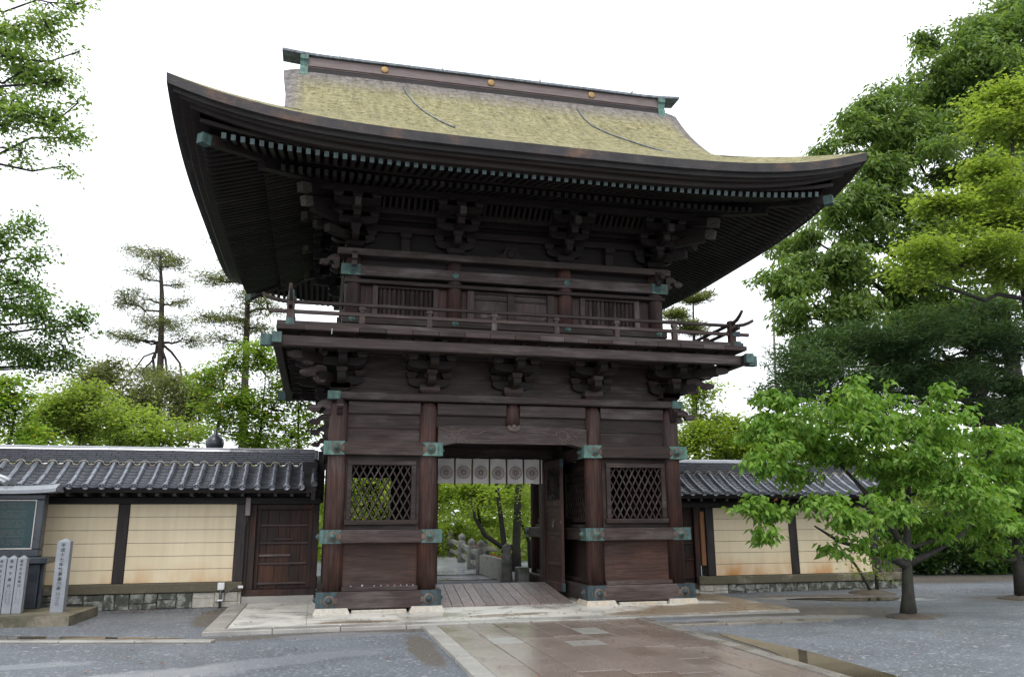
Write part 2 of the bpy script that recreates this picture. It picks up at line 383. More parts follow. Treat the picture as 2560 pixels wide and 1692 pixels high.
sheen = ellipses(nt, [(-6.2,-5.6,2.6,.55,24), (-4.2,-4.6,1.6,.4,26), (-7.5,-4.2,1.6,.25,10), (-3.2,-2.4,1.2,.3,0), (3.5,-2.4,2.2,.5,0), (7.2,.3,1.9,.5,-18)])
fl_ = mix(nt, .5, c, (.27,.29,.33)); nt.links.new(mix(nt, sheen, c, fl_), b.inputs['Base Color'])  # bluish sky sheen of the wet ground painted into the base colour
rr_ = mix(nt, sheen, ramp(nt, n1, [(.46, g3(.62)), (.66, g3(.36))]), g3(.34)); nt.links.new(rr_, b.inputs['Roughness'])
bm_ = nd(nt, 'Bump'); bm_.inputs['Distance'].default_value = .02; nt.links.new(n2, bm_.inputs['Height'])
nt.links.new(mix(nt, sheen, g3(.6), g3(.4)), bm_.inputs['Strength']); nt.links.new(bm_.outputs[0], b.inputs['Normal'])
nt.links.new(mix(nt, sheen, g3(.5), g3(1.0)), b.inputs['Specular IOR Level']); b.inputs['Coat Roughness'].default_value = .4; nt.links.new(mix(nt, sheen, g3(0), g3(.8)), b.inputs['Coat Weight']); asphalt = m
m, nt, b = new_mat('apron_granite')
v = coords(nt, (1,1,1), 0, True); n1 = noise(nt, v, .9, 5, .6, .5); n2 = noise(nt, v, 42, 4, .7)
c = ramp(nt, n1, [(.34, (.34,.33,.30)), (.56, (.54,.525,.48))])
c = mix(nt, ellipses(nt, [(3.9,-.9,2.4,.9,0), (2.3,-1.4,1.2,.4,0), (-.4,-1.0,.9,.25,10), (4.4,.8,.7,1.4,0), (-3.0,-1.3,.8,.2,0)]), c, (.20,.155,.11))
c = mix(nt, .4, c, ramp(nt, n2, [(.3, g3(.55)), (.7, g3(1.3))]), 'MULTIPLY')
nt.links.new(c, b.inputs['Base Color']); nt.links.new(ramp(nt, n1, [(.38, g3(.16)), (.58, g3(.5))]), b.inputs['Roughness']); bump(nt, b, n2, .1, .004); apron_m = m
m, nt, b = new_mat('puddle_water')
n1 = noise(nt, coords(nt, (1,1,1), 0, True), 3, 3); c = ramp(nt, n1, [(.35, (.060,.050,.034)), (.65, (.090,.075,.052))])
nt.links.new(c, b.inputs['Base Color']); b.inputs['Roughness'].default_value = .04; b.inputs['Specular IOR Level'].default_value = .6; water = m
m, nt, b = new_mat('wet_brown_silt')
v = coords(nt, (1,1,1), 0, True); n1 = noise(nt, v, 1.3, 5, .6, .5); n2 = noise(nt, v, 30, 3)
c = ramp(nt, n1, [(.32, (.105,.078,.055)), (.68, (.185,.150,.115))]); c = mix(nt, .4, c, ramp(nt, n2, [(.3, g3(.5)), (.7, g3(1.3))]), 'MULTIPLY')
nt.links.new(c, b.inputs['Base Color']); nt.links.new(ramp(nt, n1, [(.4, g3(.12)), (.6, g3(.45))]), b.inputs['Roughness']); silt = m
soil = simple('bare_soil', (.05,.04,.03), (.095,.075,.055), 3, .8, .4, fine=30)
cloth_w = simple('white_cloth', (.62,.605,.60), (.72,.70,.69), 3, .85, .05, fine=100)
ribbon_m = simple('brown_ribbon', (.055,.018,.018), (.085,.03,.028), 8, .7, 0)
crest_m = simple('brown_print', (.20,.135,.12), (.26,.18,.165), 20, .8, 0)
ink = simple('black_ink', (.020,.024,.022), (.035,.040,.036), 20, .6, 0)
ink_faint = simple('worn_ink', (.11,.12,.125), (.15,.16,.165), 20, .6, 0)
panel_green = simple('green_panel', (.005,.030,.036), (.008,.042,.046), 1.5, .35, 0)
panel_text = simple('panel_lettering', (.060,.070,.064), (.085,.085,.078), 20, .5, 0)
pale_trim = simple('pale_trim', (.42,.40,.38), (.50,.48,.46), 6, .4, 0)
plastic_w = simple('white_plastic', (.58,.58,.58), (.66,.66,.66), 5, .4, 0)
pipe_m = simple('dark_pipe', (.03,.03,.032), (.06,.06,.06), 8, .4, 0)
pinkgrey = simple('painted_box', (.20,.16,.17), (.25,.20,.21), 8, .5, 0)
stone_bridge_m = mossy('bridge_stone', (.16,.16,.145), (.27,.265,.24), (.075,.085,.05), .5, .64, 2.0)
wetstone = simple('wet_bridge_paving', (.42,.43,.45), (.56,.57,.59), 2, .12, .05, fine=50, rvar=.06)
red_paint = simple('vermilion_paint', (.55,.07,.03), (.65,.11,.05), 5, .5, 0)
bark_dk = simple('dark_bark', (.011,.009,.008), (.030,.025,.021), 5, .85, .6, (1,1,.25), fine=24)
bark_moss = mossy('mossy_bark', (.011,.0095,.008), (.030,.026,.021), (.024,.030,.014), .5, .66, 5.0, .85)
bark_pine = simple('pine_bark', (.018,.013,.011), (.046,.034,.028), 6, .9, .6, (1,1,.4), fine=20)
pole_m = simple('pole_paint', (.13,.115,.075), (.19,.17,.12), 6, .6, 0)
def leafmat(name, c1, c2, c3, tr=.35, rough=.42, yellow=None):
    m, nt, b = new_mat(name)
    gi = nd(nt, 'NewGeometry'); v = coords(nt, (1,1,1), 0, True); n = noise(nt, v, .55, 3, .6)
    c = ramp(nt, gi.outputs['Random Per Island'], [(0, c1), (.5, c2), (1, c3)])
    c = mix(nt, .75, c, ramp(nt, n, [(.30, g3(.75)), (.70, g3(1.35))]), 'MULTIPLY')
    if yellow: c = mix(nt, ramp(nt, gi.outputs['Random Per Island'], [(.965, g3(0)), (.97, g3(1))]), c, yellow)
    nt.links.new(c, b.inputs['Base Color']); b.inputs['Roughness'].default_value = rough; b.inputs['Specular IOR Level'].default_value = .22
    t = nd(nt, 'BsdfTranslucent'); tc = mix(nt, 1.0, c, (1.5,1.55,.6), 'MULTIPLY'); nt.links.new(tc, t.inputs[0])
    ms = nd(nt, 'MixShader'); ms.inputs[0].default_value = tr
    nt.links.new(b.outputs[0], ms.inputs[1]); nt.links.new(t.outputs[0], ms.inputs[2])
    nt.links.new(ms.outputs[0], nt.nodes['Material Output'].inputs[0]); return m
lf_broad = leafmat('broadleaf_foliage', (.075,.135,.042), (.125,.195,.058), (.195,.265,.082), .45)
lf_maple = leafmat('maple_foliage', (.14,.205,.046), (.195,.262,.062), (.25,.30,.085), .55)
lf_pine = leafmat('pine_needles', (.040,.080,.042), (.068,.120,.055), (.11,.165,.07), .3, .55)
lf_cherry = leafmat('cherry_foliage', (.080,.180,.028), (.130,.240,.040), (.20,.305,.06), .42, .40)
lf_shrub = leafmat('shrub_foliage', (.022,.055,.018), (.040,.085,.024), (.09,.14,.03), .3)
lf_bright = leafmat('bright_foliage', (.155,.225,.042), (.215,.290,.055), (.28,.34,.085), .62)
lf_near = leafmat('near_foliage', (.10,.175,.055), (.155,.235,.08), (.22,.29,.11), .55)
lf_mid = leafmat('mid_foliage', (.068,.135,.040), (.105,.185,.055), (.165,.24,.075), .48)
lf_larch = leafmat('larch_needles', (.095,.120,.055), (.14,.16,.075), (.19,.20,.095), .45, .6)
lf_lmaple = leafmat('green_maple_foliage', (.100,.180,.032), (.15,.235,.042), (.21,.28,.058), .58, yellow=(.36,.26,.04))
lf_light = leafmat('light_foliage', (.15,.21,.058), (.20,.27,.075), (.26,.31,.095), .6)
LOBES = {
 'broadleaf': [(23.18,9.0,20.4,2.01,0.85),(19.82,9.0,18.95,1.68,0.85),(17.22,9.0,17.29,1.49,0.85),(21.04,9.0,17.58,2.02,0.85),(22.68,9.0,16.27,1.72,0.85),(15.61,9.0,15.83,1.05,0.85),(18.12,9.0,15.4,1.7,0.85),(15.89,9.0,14.28,1.24,0.85),(20.5,9.0,14.2,1.74,0.85),(14.62,9.0,12.78,1.1,0.85),(16.97,9.0,12.48,1.63,0.85),(19.15,9.0,11.79,1.58,0.85),(13.4,9.0,11.34,1.25,0.85),(12.55,9.0,9.83,1.13,0.85),(14.86,9.0,10.14,1.54,0.85),(16.96,9.0,9.63,1.5,0.85),(12.09,9.0,8.54,0.77,0.85),(14.13,9.0,8.42,1.15,0.85),(23.47,9.0,22.05,1.58,0.85),(21.27,9.0,20.32,1.29,0.85),(14.04,9.0,14.95,0.51,0.85),(19.43,9.0,20.44,0.63,0.85),(24.0,9.0,18.92,1.78,0.85),(23.02,9.0,13.53,1.69,0.85),(21.13,9.0,11.95,1.42,0.85)],
 'maple': [(15.37,3.0,11.13,0.94,0.45),(13.58,3.0,10.16,0.97,0.45),(15.8,3.0,10.09,1.09,0.45),(12.39,3.0,8.9,0.72,0.45),(14.11,3.0,8.9,1.05,0.45),(15.19,3.0,8.33,0.76,0.5),(16.18,3.0,14.03,0.97,0.45),(15.32,3.0,13.13,0.64,0.45),(16.48,3.0,13.06,0.81,0.45),(12.02,3.0,8.25,0.5,0.4)],
 'pine': [(11.26,7.0,6.58,1.17,0.4),(13.07,7.0,7.29,1.3,0.4),(15.02,7.0,7.31,1.52,0.4),(17.25,7.0,7.57,1.58,0.4),(18.96,7.0,7.35,1.26,0.5),(10.57,7.0,5.72,0.92,0.35),(12.4,7.0,5.64,1.35,0.35),(14.52,7.0,6.0,1.32,0.4),(16.49,7.0,5.92,1.11,0.4),(18.75,7.0,6.15,1.07,0.5),(18.45,7.0,8.54,1.09,0.4),(10.08,7.0,5.3,0.53,0.35),(13.28,7.0,5.12,0.96,0.3),(18.9,7.0,4.98,0.88,0.5),(17.54,7.0,5.09,0.69,0.4)],
 'cherry': [(3.65,-2.76,3.05,0.45,0.85),(4.48,-2.46,3.4,0.65,0.7),(4.86,-3.26,3.35,0.71,0.7),(6.58,-2.26,3.44,0.8,0.7),(6.81,-3.16,3.0,0.76,0.7),(8.47,-2.46,2.78,0.78,0.7),(3.29,-3.36,2.57,0.43,0.7),(5.04,-2.16,2.72,0.76,0.7),(5.57,-2.76,2.72,0.79,0.7),(7.16,-1.96,2.48,0.81,0.7),(6.82,-3.46,2.24,0.74,0.7),(2.93,-3.56,1.85,0.31,0.6),(3.68,-3.36,1.76,0.46,0.6),(4.32,-3.66,1.72,0.5,0.6),(5.17,-3.66,1.65,0.52,0.7),(6.98,-2.56,1.5,0.59,0.7),(8.2,-2.36,1.68,0.62,0.7),(7.2,-2.96,3.84,0.18,1.6),(5.57,-2.76,3.82,0.2,1.2),(3.07,-3.56,1.4,0.2,0.8),(4.53,-3.46,1.25,0.31,0.6),(5.65,-3.06,1.09,0.29,0.6),(7.01,-2.96,3.48,0.27,1),(8.98,-2.26,2.32,0.59,0.7)],
 'cherry2': [(10.61,-0.73,3.04,0.72,0.7),(10.63,-0.73,2.23,0.83,0.7),(9.61,-0.73,1.61,0.64,0.7),(10.53,-0.73,1.34,0.6,0.7),(9.82,-0.73,0.96,0.37,0.7),(11.32,-0.73,2.68,1.03,0.7),(11.38,-0.73,1.78,0.79,0.7)],
 'shrub': [(13.31,6.0,1.75,0.75,0.85),(14.64,6.0,1.62,0.93,0.85),(16.02,6.0,1.48,0.94,0.85),(17.3,6.0,1.61,0.97,0.85),(13.91,6.0,0.75,0.68,0.85),(15.24,6.0,0.48,0.61,0.85),(16.65,6.0,0.59,0.63,0.85)],
 'rightbright': [(10.44,13.0,5.54,1.0,0.85),(11.85,13.0,4.91,1.02,0.85),(11.08,13.0,4.24,1.0,0.85),(10.09,13.0,4.22,0.99,0.85),(12.63,13.0,4.26,0.93,0.85),(10.42,13.0,6.63,0.64,0.85),(13.48,13.0,4.44,0.84,0.85),(14.59,13.0,4.29,0.96,0.85)],
 'rightpine': [(13.98,20.0,12.33,0.61,0.5),(13.0,20.0,11.28,0.65,0.5),(14.82,20.0,12.6,0.28,0.5),(13.77,20.0,10.78,0.7,0.5),(13.46,20.0,9.25,0.68,0.5)],
 'leftnear': [(-8.74,-2.0,9.41,0.46,0.85),(-8.25,-2.0,9.48,0.35,0.85),(-7.88,-2.0,9.94,0.22,0.85),(-8.47,-2.0,8.67,0.46,0.85),(-8.01,-2.0,8.5,0.31,0.85),(-8.49,-2.0,7.84,0.39,0.85),(-7.99,-2.0,7.75,0.37,0.85),(-7.65,-2.0,7.56,0.18,0.85),(-8.36,-2.0,7.26,0.21,0.85),(-7.73,-2.0,7.08,0.13,0.85),(-9.23,-2.0,8.87,0.54,0.85),(-9.09,-2.0,7.84,0.47,0.85),(-7.73,-2.0,9.09,0.08,0.85),(-7.66,-2.0,8.17,0.13,0.85)],
 'leftmid': [(-10.2,3.0,7.39,0.45,0.85),(-9.75,3.0,7.04,0.29,0.85),(-9.97,3.0,6.17,0.48,0.85),(-9.32,3.0,5.75,0.49,0.85),(-8.61,3.0,5.69,0.31,0.85),(-9.73,3.0,5.18,0.48,0.85),(-8.87,3.0,5.08,0.39,0.85),(-9.32,3.0,4.74,0.28,0.85),(-10.69,3.0,6.78,0.64,0.85),(-10.52,3.0,5.5,0.63,0.85),(-9.94,3.0,6.55,0.29,0.85),(-9.92,3.0,7.8,0.2,0.85)],
 'larch': [(-11.66,24.0,14.01,1.05,0.22),(-10.95,24.0,13.52,0.77,0.22),(-12.82,24.0,14.25,0.38,0.25),(-12.03,24.0,11.86,0.93,0.22),(-10.4,24.0,13.89,0.39,0.25),(-10.32,24.0,11.75,0.57,0.25),(-12.75,24.0,11.61,0.55,0.25),(-11.18,24.0,10.66,1.23,0.4),(-12.41,24.0,9.88,0.83,0.3),(-9.79,24.0,9.9,0.76,0.3),(-11.72,24.0,8.39,0.83,0.3),(-10.39,24.0,8.03,1.12,0.3),(-12.59,24.0,7.95,0.54,0.3),(-9.38,24.0,7.06,0.94,0.3),(-11.17,24.0,6.41,1.1,0.4),(-13.26,24.0,10.14,0.37,0.3),(-12.13,24.0,12.91,0.56,0.2),(-10.58,24.0,12.59,0.48,0.2)],
 'leftpine': [(-8.51,20.0,11.83,0.79,0.35),(-6.85,20.0,10.87,1.07,0.35),(-7.85,20.0,10.05,0.87,0.35),(-6.12,20.0,10.63,0.63,0.35),(-7.28,20.0,12.01,0.71,0.35),(-8.55,20.0,10.11,0.43,0.3),(-6.42,20.0,9.74,0.8,0.35),(-7.61,20.0,9.12,0.7,0.35),(-8.55,20.0,13.59,0.21,0.5),(-7.33,20.0,12.8,0.53,0.3)],
 'leftmaple': [(-6.77,12.0,6.53,0.67,0.85),(-5.72,12.0,6.86,0.66,0.85),(-4.87,12.0,6.46,0.66,0.85),(-4.27,12.0,5.47,0.69,0.85),(-6.3,12.0,5.55,0.73,0.85),(-5.21,12.0,5.16,0.82,0.85),(-6.95,12.0,5.39,0.5,0.85),(-3.88,12.0,4.63,0.41,0.85),(-6.62,12.0,4.43,0.66,0.85),(-5.56,12.0,4.31,0.67,0.85),(-4.48,12.0,4.33,0.54,0.85),(-7.4,12.0,6.08,0.33,0.85)],
 'leftlight': [(-12.18,14.0,5.53,0.71,0.85),(-11.12,14.0,5.42,0.85,0.85),(-10.0,14.0,4.72,0.81,0.85),(-11.56,14.0,4.55,0.79,0.85),(-12.58,14.0,4.53,0.64,0.85),(-8.76,14.0,4.38,0.62,0.85),(-7.93,14.0,4.33,0.52,0.85),(-9.44,14.0,4.44,0.68,0.85)],
 'leftedge': [(-12.06,10.0,4.71,0.6,0.85),(-11.65,10.0,3.99,0.49,0.85),(-12.42,10.0,5.44,0.43,0.85),(-12.82,10.0,4.69,0.65,0.85),(-11.2,10.0,3.88,0.44,0.85)],
 'leftback': [(-11.69,18.0,7.29,0.64,0.85),(-10.61,18.0,6.32,0.7,0.85),(-11.92,18.0,6.53,0.53,0.85),(-11.13,18.0,6.14,0.69,0.85),(-12.42,18.0,6.93,0.38,0.85)],
 'gatemaple': [(0.88,13.0,2.44,0.64,0.6),(1.79,13.0,2.3,0.65,0.6),(2.8,13.0,2.45,0.6,0.6),(0.89,13.0,1.35,0.57,0.6),(1.57,13.0,0.98,0.5,0.6),(2.18,13.0,1.63,0.51,0.6),(3.35,13.0,2.22,0.44,0.6),(3.45,13.0,1.33,0.31,0.6),(0.75,13.0,0.63,0.42,0.7),(0.06,13.0,1.72,0.75,0.85),(0.19,13.0,2.88,0.76,0.85),(1.71,13.0,3.04,0.78,0.85),(2.96,13.0,3.05,0.63,0.85),(-0.69,13.0,2.44,0.89,0.85)],
 'latticetree': [(-2.05,15.0,2.81,0.77,0.85),(-1.02,15.0,2.04,0.79,0.85),(-1.86,15.0,1.58,0.78,0.85),(-2.96,15.0,2.5,0.92,0.85),(-1.12,15.0,2.97,0.79,0.85)],
}
# ================================================================== ground
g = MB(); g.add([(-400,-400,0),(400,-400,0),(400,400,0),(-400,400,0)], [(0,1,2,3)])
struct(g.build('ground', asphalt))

# ================================================================== the gate
gate = thing('temple_gate', 'large two storey dark wooden gate with mossy bark roof in the middle', 'gate', (0,0,0))
CX = [-3.30, -1.64, 1.64, 3.30]; CY = [0.19, 2.285, 4.38]; CR = .175
def P(mb, name, mats, parent=None, **kw): return mb.build(name, mats, parent or gate, **kw)
# --- columns
col = MB(); col.lathe([(CR, .12), (CR, 3.62), (CR-.012, 3.70), (CR-.05, 3.80)], 0, 0, 20)
col_me = col.mesh('column', wood_z)
for x in CX:
    for y in CY: link(col_me, 'column', gate, (x, y, 0))
# --- plinth stones under the columns, low slabs between
for side in (-1, 1):
    for x in (1.64, 3.30):
        for y in CY:
            p = MB(); h = .145; a, bb = .34, .27
            x0 = side*x
            vs = [(x0+i*a, y+j*a, 0.0) for i, j in ((-1,-1),(1,-1),(1,1),(-1,1))]+[(x0+i*bb, y+j*bb-.01, h) for i, j in ((-1,-1),(1,-1),(1,1),(-1,1))]
            p.add(vs, [(3,2,1,0),(4,5,6,7),(0,1,5,4),(1,2,6,5),(2,3,7,6),(3,0,4,7)]); P(p, 'plinth_stone', plinth_m)
    p = MB().box(side*2.0, side*2.96, -.10, .45, 0, .105, .012); P(p, 'sill_slab', plinth_m)
    for s2 in (1.64, 3.30):
        for ya, yb in ((.53, 1.945), (2.625, 4.04)):
            p = MB().box(side*s2-.22, side*s2+.22, ya, yb, 0, .105, .012); P(p, 'sill_slab', plinth_m)
# --- bands with copper fittings
def fitting(xe, sgn, y, z0, z1, big=True):
    """copper shoe on the front face, starting at the end xe and running in direction sgn"""
    h = z1-z0; m = MB()
    out = [(0,0),(.37,0),(.355,.12),(.315,.30),(.275,.40),(.275,.60),(.315,.70),(.355,.88),(.37,1),(0,1)]
    out = [(xe+sgn*(u), z0-.004+(h+.008)*w) for u, w in out]
    if sgn < 0: out.reverse()
    m.prism(out, 'y', y-.007, y+.002, 0)
    m.box(min(xe, xe-sgn*.006), max(xe, xe-sgn*.006), y-.007, y+.19, z0-.004, z1+.004, 0)
    bx, bz = xe+sgn*.22, (z0+z1)/2
    m.lathe([(.096, 0), (.096, .006), (.070, .010)], bx, bz, 12, 1, 'y', y-.006)
    m.prism([(xe+sgn*u, bz+w) for u, w in ((.27,-.028),(.36,-.05),(.36,.05),(.27,.028))][::sgn], 'y', y-.0095, y-.003, 1)
    m.lathe([(.066, 0), (.062, .012), (.050, .016), (.044, .034), (.026, .048), (.020, .050), (.016, .062), (.004, .066)], bx, bz, 12, 2, 'y', y-.014)
    # crescent slot
    cxx = xe+sgn*.085
    m.tube([(cxx+sgn*.012*math.cos(t)-sgn*.012, y-.008, bz+.034*math.sin(t)) for t in (-1.3,-.7,0,.7,1.3)], .007, 5, 1)
    return m
def fitting_side(x, sx, ye, z0, z1, sgny=1):
    """same shoe on a face whose normal is sx along x"""
    h = z1-z0; m = MB()
    out = [(0,0),(.37,0),(.355,.12),(.315,.30),(.275,.40),(.275,.60),(.315,.70),(.355,.88),(.37,1),(0,1)]
    out = [(ye+sgny*u, z0-.004+(h+.008)*w) for u, w in out]
    m.prism(out, 'x', x-.002*sx, x+.007*sx, 0)
    by, bz = ye+sgny*.22, (z0+z1)/2
    for prof, mi in (([(.082, 0), (.082, .006), (.066, .010)], 1), ([(.066, .006), (.05, .022), (.044, .040), (.020, .056), (.004, .072)], 2)):
        m.lathe([(r, sx*hh) for r, hh in prof], by, bz, 12, mi, 'x', x+.006*sx)
    return m
BANDS = [(.12, .41, -.05, cop_dark), (1.235, 1.465, -.03, cop_mid), (2.80, 3.04, -.03, cop_green)]
boss_dk, boss_gr = cop_dark, cop_green
for side in (-1, 1):
    for bi, (z0, z1, yf, cm) in enumerate(BANDS):
        mats = [cm, rust, boss_dk if bi == 0 else cop_mid]
        xo, xi = side*(3.30+.25+(.02 if bi == 0 else 0)), side*(1.64-.25)
        bnd = P(MB().box(min(xo, xi), max(xo, xi), yf, yf+.20, z0, z1, .012), 'tie_band', wood_gx if bi != 2 else wood_x)
        for xe in (xo, xi):
            sg = 1 if (xo+xi)/2 > xe else -1
            f = fitting(xe, sg, yf, z0, z1).build('copper_fitting', mats, bnd)
        # rear band
        rb = P(MB().box(min(xo, xi), max(xo, xi), 4.57-yf-.20, 4.57-yf, z0, z1, .012), 'tie_band', wood_x)
        # inner and outer side bands
        for xs, nrm in ((side*(1.64-.25), -side), (side*(3.30+.25), side)):
            x2 = xs-nrm*.16
            sb = P(MB().box(min(xs, x2), max(xs, x2), yf+.203, 4.57-yf-.203, z0+.002, z1-.002, .012), 'tie_band', wood_y)
            if nrm == -side:
                fitting_side(xs, nrm, yf+.004, z0, z1).build('copper_fitting', mats, sb)
                fitting_side(xs, nrm, 4.57-yf-.004, z0, z1, -1).build('copper_fitting', mats, sb)
            else:
                fitting_side(xs, nrm, yf+.004, z0, z1).build('copper_fitting', mats, sb)
# --- tower walls: panels, windows with diamond lattices
def lattice_window(x0, x1, z0, z1, face, axis, parent_name='lattice_window', mat=wood_gx, nx=8):
    """frame + crossed bars in plane 'face'. axis 'y': plane y=face, u=x.  axis 'x': plane x=face, u=y"""
    def bx(m, u0, u1, w0, w1, d0, d1, c=.006):
        if axis == 'y': m.box(u0, u1, face+d0, face+d1, w0, w1, c)
        else: m.box(face+d0, face+d1, u0, u1, w0, w1, c)
    fr = MB(); t = .085
    bx(fr, x0-t, x1+t, z1, z1+t, -.055, .06); bx(fr, x0-t-.03, x1+t+.03, z0-t, z0, -.07, .07)
    bx(fr, x0-t, x0, z0+.001, z1-.001, -.05, .06); bx(fr, x1, x1+t, z0+.001, z1-.001, -.05, .06)
    w = P(fr, parent_name, mat)
    sp = (x1-x0)/nx; slope = 1.88; W_, H_ = x1-x0, z1-z0
    bw = .024
    for sg in (1, -1):
        k = -int(H_/slope/sp)-2
        for k in range(-int(H_/slope/sp)-1, nx+1+int(H_/slope/sp)+1):
            u0 = k*sp + (0 if sg > 0 else 0)
            # line u = u0 + sg*(w/slope), clip to 0..W_ and 0..H_
            ws = [0, H_]; a = u0; b_ = u0+sg*H_/slope
            lo, hi = 0.0, H_
            wa, wb = sorted(((0-u0)*sg*slope, (W_-u0)*sg*slope)); lo = max(lo, wa); hi = min(hi, wb)
            if hi-lo < .06: continue
            p = (u0+sg*lo/slope, lo); q = (u0+sg*hi/slope, hi)
            dd = .0 if sg > 0 else .017
            bar = MB()
            if axis == 'y': bar.beam((x0+p[0], face+dd, z0+p[1]), (x0+q[0], face+dd, z0+q[1]), .016, bw)
            else: bar.beam((face+dd, x0+p[0], z0+p[1]), (face+dd, x0+q[0], z0+q[1]), .016, bw)
            bar.build('lattice_bar', mat, w)
    return w
for side in (-1, 1):
    a, b_ = sorted((side*1.64, side*3.30)); a2, b2 = a+CR-.02, b_-CR+.02
    wi0, wi1 = (-3.03, -1.95) if side < 0 else (1.95, 3.02)
    for yy, fr in ((.10, 1), (4.47, -1)):
        # lower panel with its sill moulding
        P(MB().box(a2, b2, yy+.06*fr, yy+.10*fr, .485, 1.234, 0), 'lower_panel', wood_p)
        P(MB().box(a2+.002, b2-.002, yy-.09*fr, yy+.10*fr, .41, .485, .012), 'sill_moulding', wood_gx)
        wf = yy
        lattice_window(wi0, wi1, 1.64, 2.62, wf, 'y', mat=wood_x)
        fill = MB(); t = .0855
        fill.box(a2, wi0-t, yy+.02*fr, yy+.07*fr, 1.467, 2.799, 0); fill.box(wi1+t, b2, yy+.02*fr, yy+.07*fr, 1.467, 2.799, 0)
        fill.box(wi0-t, wi1+t, yy+.02*fr, yy+.07*fr, 2.62+t, 2.799, 0); fill.box(wi0-t, wi1+t, yy+.02*fr, yy+.07*fr, 1.467, 1.64-t, 0)
        P(fill, 'window_surround', wood_x)
        # upper panel: two boards with a joint
        P(MB().box(a2, b2, yy+.05*fr, yy+.09*fr, 3.041, 3.30, .004), 'upper_panel', wood_x)
        P(MB().box(a2, b2, yy+.047*fr, yy+.09*fr, 3.306, 3.575, .004), 'upper_panel', wood_x)
        P(MB().box(a2, b2, yy-.02*fr, yy+.18*fr, 3.575, 3.80, .012), 'head_beam', wood_gx if fr > 0 else wood_x)
    # inner side (facing the passage): panels and lattices in both bays, outer side boards
    for xs, nrm, lat in ((side*1.64, -side, True), (side*3.30, side, False)):
        for ya, yb in ((.34, 2.14), (2.43, 4.23)):
            P(MB().box(xs-.02, xs+.02, ya, yb, .41, 1.234, 0), 'lower_panel', wood_y)
            if lat:
                P(MB().box(xs-.09, xs+.09, ya-.001, yb+.001, .412, .483, .01), 'sill_moulding', wood_y)
                P(MB().box(xs-.11, xs+.11, ya-.001, yb+.001, 1.467, 1.53, .01), 'sill_moulding', wood_gx)
                lattice_window(ya+.22, yb-.22, 1.66, 2.60, xs, 'x', mat=wood_x, nx=10)
                fl = MB(); fl.box(xs-.02, xs+.02, ya, ya+.134, 1.531, 2.799, 0); fl.box(xs-.02, xs+.02, yb-.134, yb, 1.531, 2.799, 0); fl.box(xs-.02, xs+.02, ya+.135, yb-.135, 2.686, 2.799, 0)
                P(fl, 'window_surround', wood_y)
            else:
                for k in range(5):
                    yy0 = ya+(yb-ya)*k/5; P(MB().box(xs-.02, xs+.02, yy0+.003, yy0+(yb-ya)/5-.003, 1.467, 2.799, .004), 'side_board', wood_z)
            P(MB().box(xs-.02, xs+.02, ya, yb, 3.041, 3.573, 0), 'upper_panel', wood_y)
            P(MB().box(xs-.09, xs+.09, ya, yb, 3.575, 3.80, .012), 'head_beam', wood_y)
    P(MB().box(a, b_, .22, 4.35, .30, .36, 0), 'room_floor', wood_dk)
    if side > 0: P(MB().box(a2, b2, 4.36, 4.39, 1.467, 2.799, 0), 'rear_shutter', wood_dk)
    P(MB().box(a, b_, .27, 4.30, 3.48, 3.53, 0), 'room_ceiling', wood_dk)
P(MB().box(-1.62, 1.62, .34, 4.24, 3.545, 3.575, 0), 'passage_ceiling', wood_dk)
# --- plate beam over the columns
pl = P(MB().box(-3.52, 3.52, -.03, .40, 3.82, 3.96, .015), 'plate_beam', wood_gx)
P(MB().box(-3.52, 3.52, 4.17, 4.60, 3.82, 3.96, .015), 'plate_beam', wood_x)
for s in (-1, 1):
    P(MB().box(s*3.08, s*3.52, .402, 4.168, 3.82, 3.96, .015), 'plate_beam', wood_y)
    c = MB().box(s*3.30, s*3.528, -.036, .25, 3.815, 3.965, 0); c.build('copper_cap', cop_green, pl)
# --- carved noses on the corner columns
nose = [(0,0),(0,.235),(-.10,.25),(-.18,.235),(-.24,.19),(-.28,.14),(-.35,.15),(-.41,.12),(-.42,.075),(-.39,.045),(-.33,.035),(-.27,.03),(-.22,.05),(-.215,.09),(-.19,.12),(-.145,.125),(-.11,.10),(-.10,.06),(-.12,.035),(-.16,.04),(-.15,.01),(-.11,-.025),(-.05,-.04)]
for s in (-1, 1):
    for yy in (.19, 2.285, 4.38):
        n_ = MB(); o = [(s*3.44+(u if s < 0 else -u), 3.565+w) for u, w in nose]
        if s > 0: o.reverse()
        n_.prism(o, 'y', yy-.055, yy+.055)
        n_.tube([(s*3.44+(u if s < 0 else -u), yy-.056, 3.565+w) for u, w in nose[1:19]], .012, 5)
        P(n_, 'carved_nose', wood_gx)
    n_ = MB(); o = [(.05+u, 3.565+w) for u, w in nose]; n_.prism(o, 'x', s*3.30-.055, s*3.30+.055); P(n_, 'carved_nose', wood_gx)
    # lower small noses on the side, hanging lower in the photo
    n_ = MB(); o = [(s*3.46+(u*.8 if s < 0 else -u*.8), 3.10+w*.9) for u, w in nose]
    if s > 0: o.reverse()
    n_.prism(o, 'y', 2.23, 2.33); P(n_, 'carved_nose', wood_x)
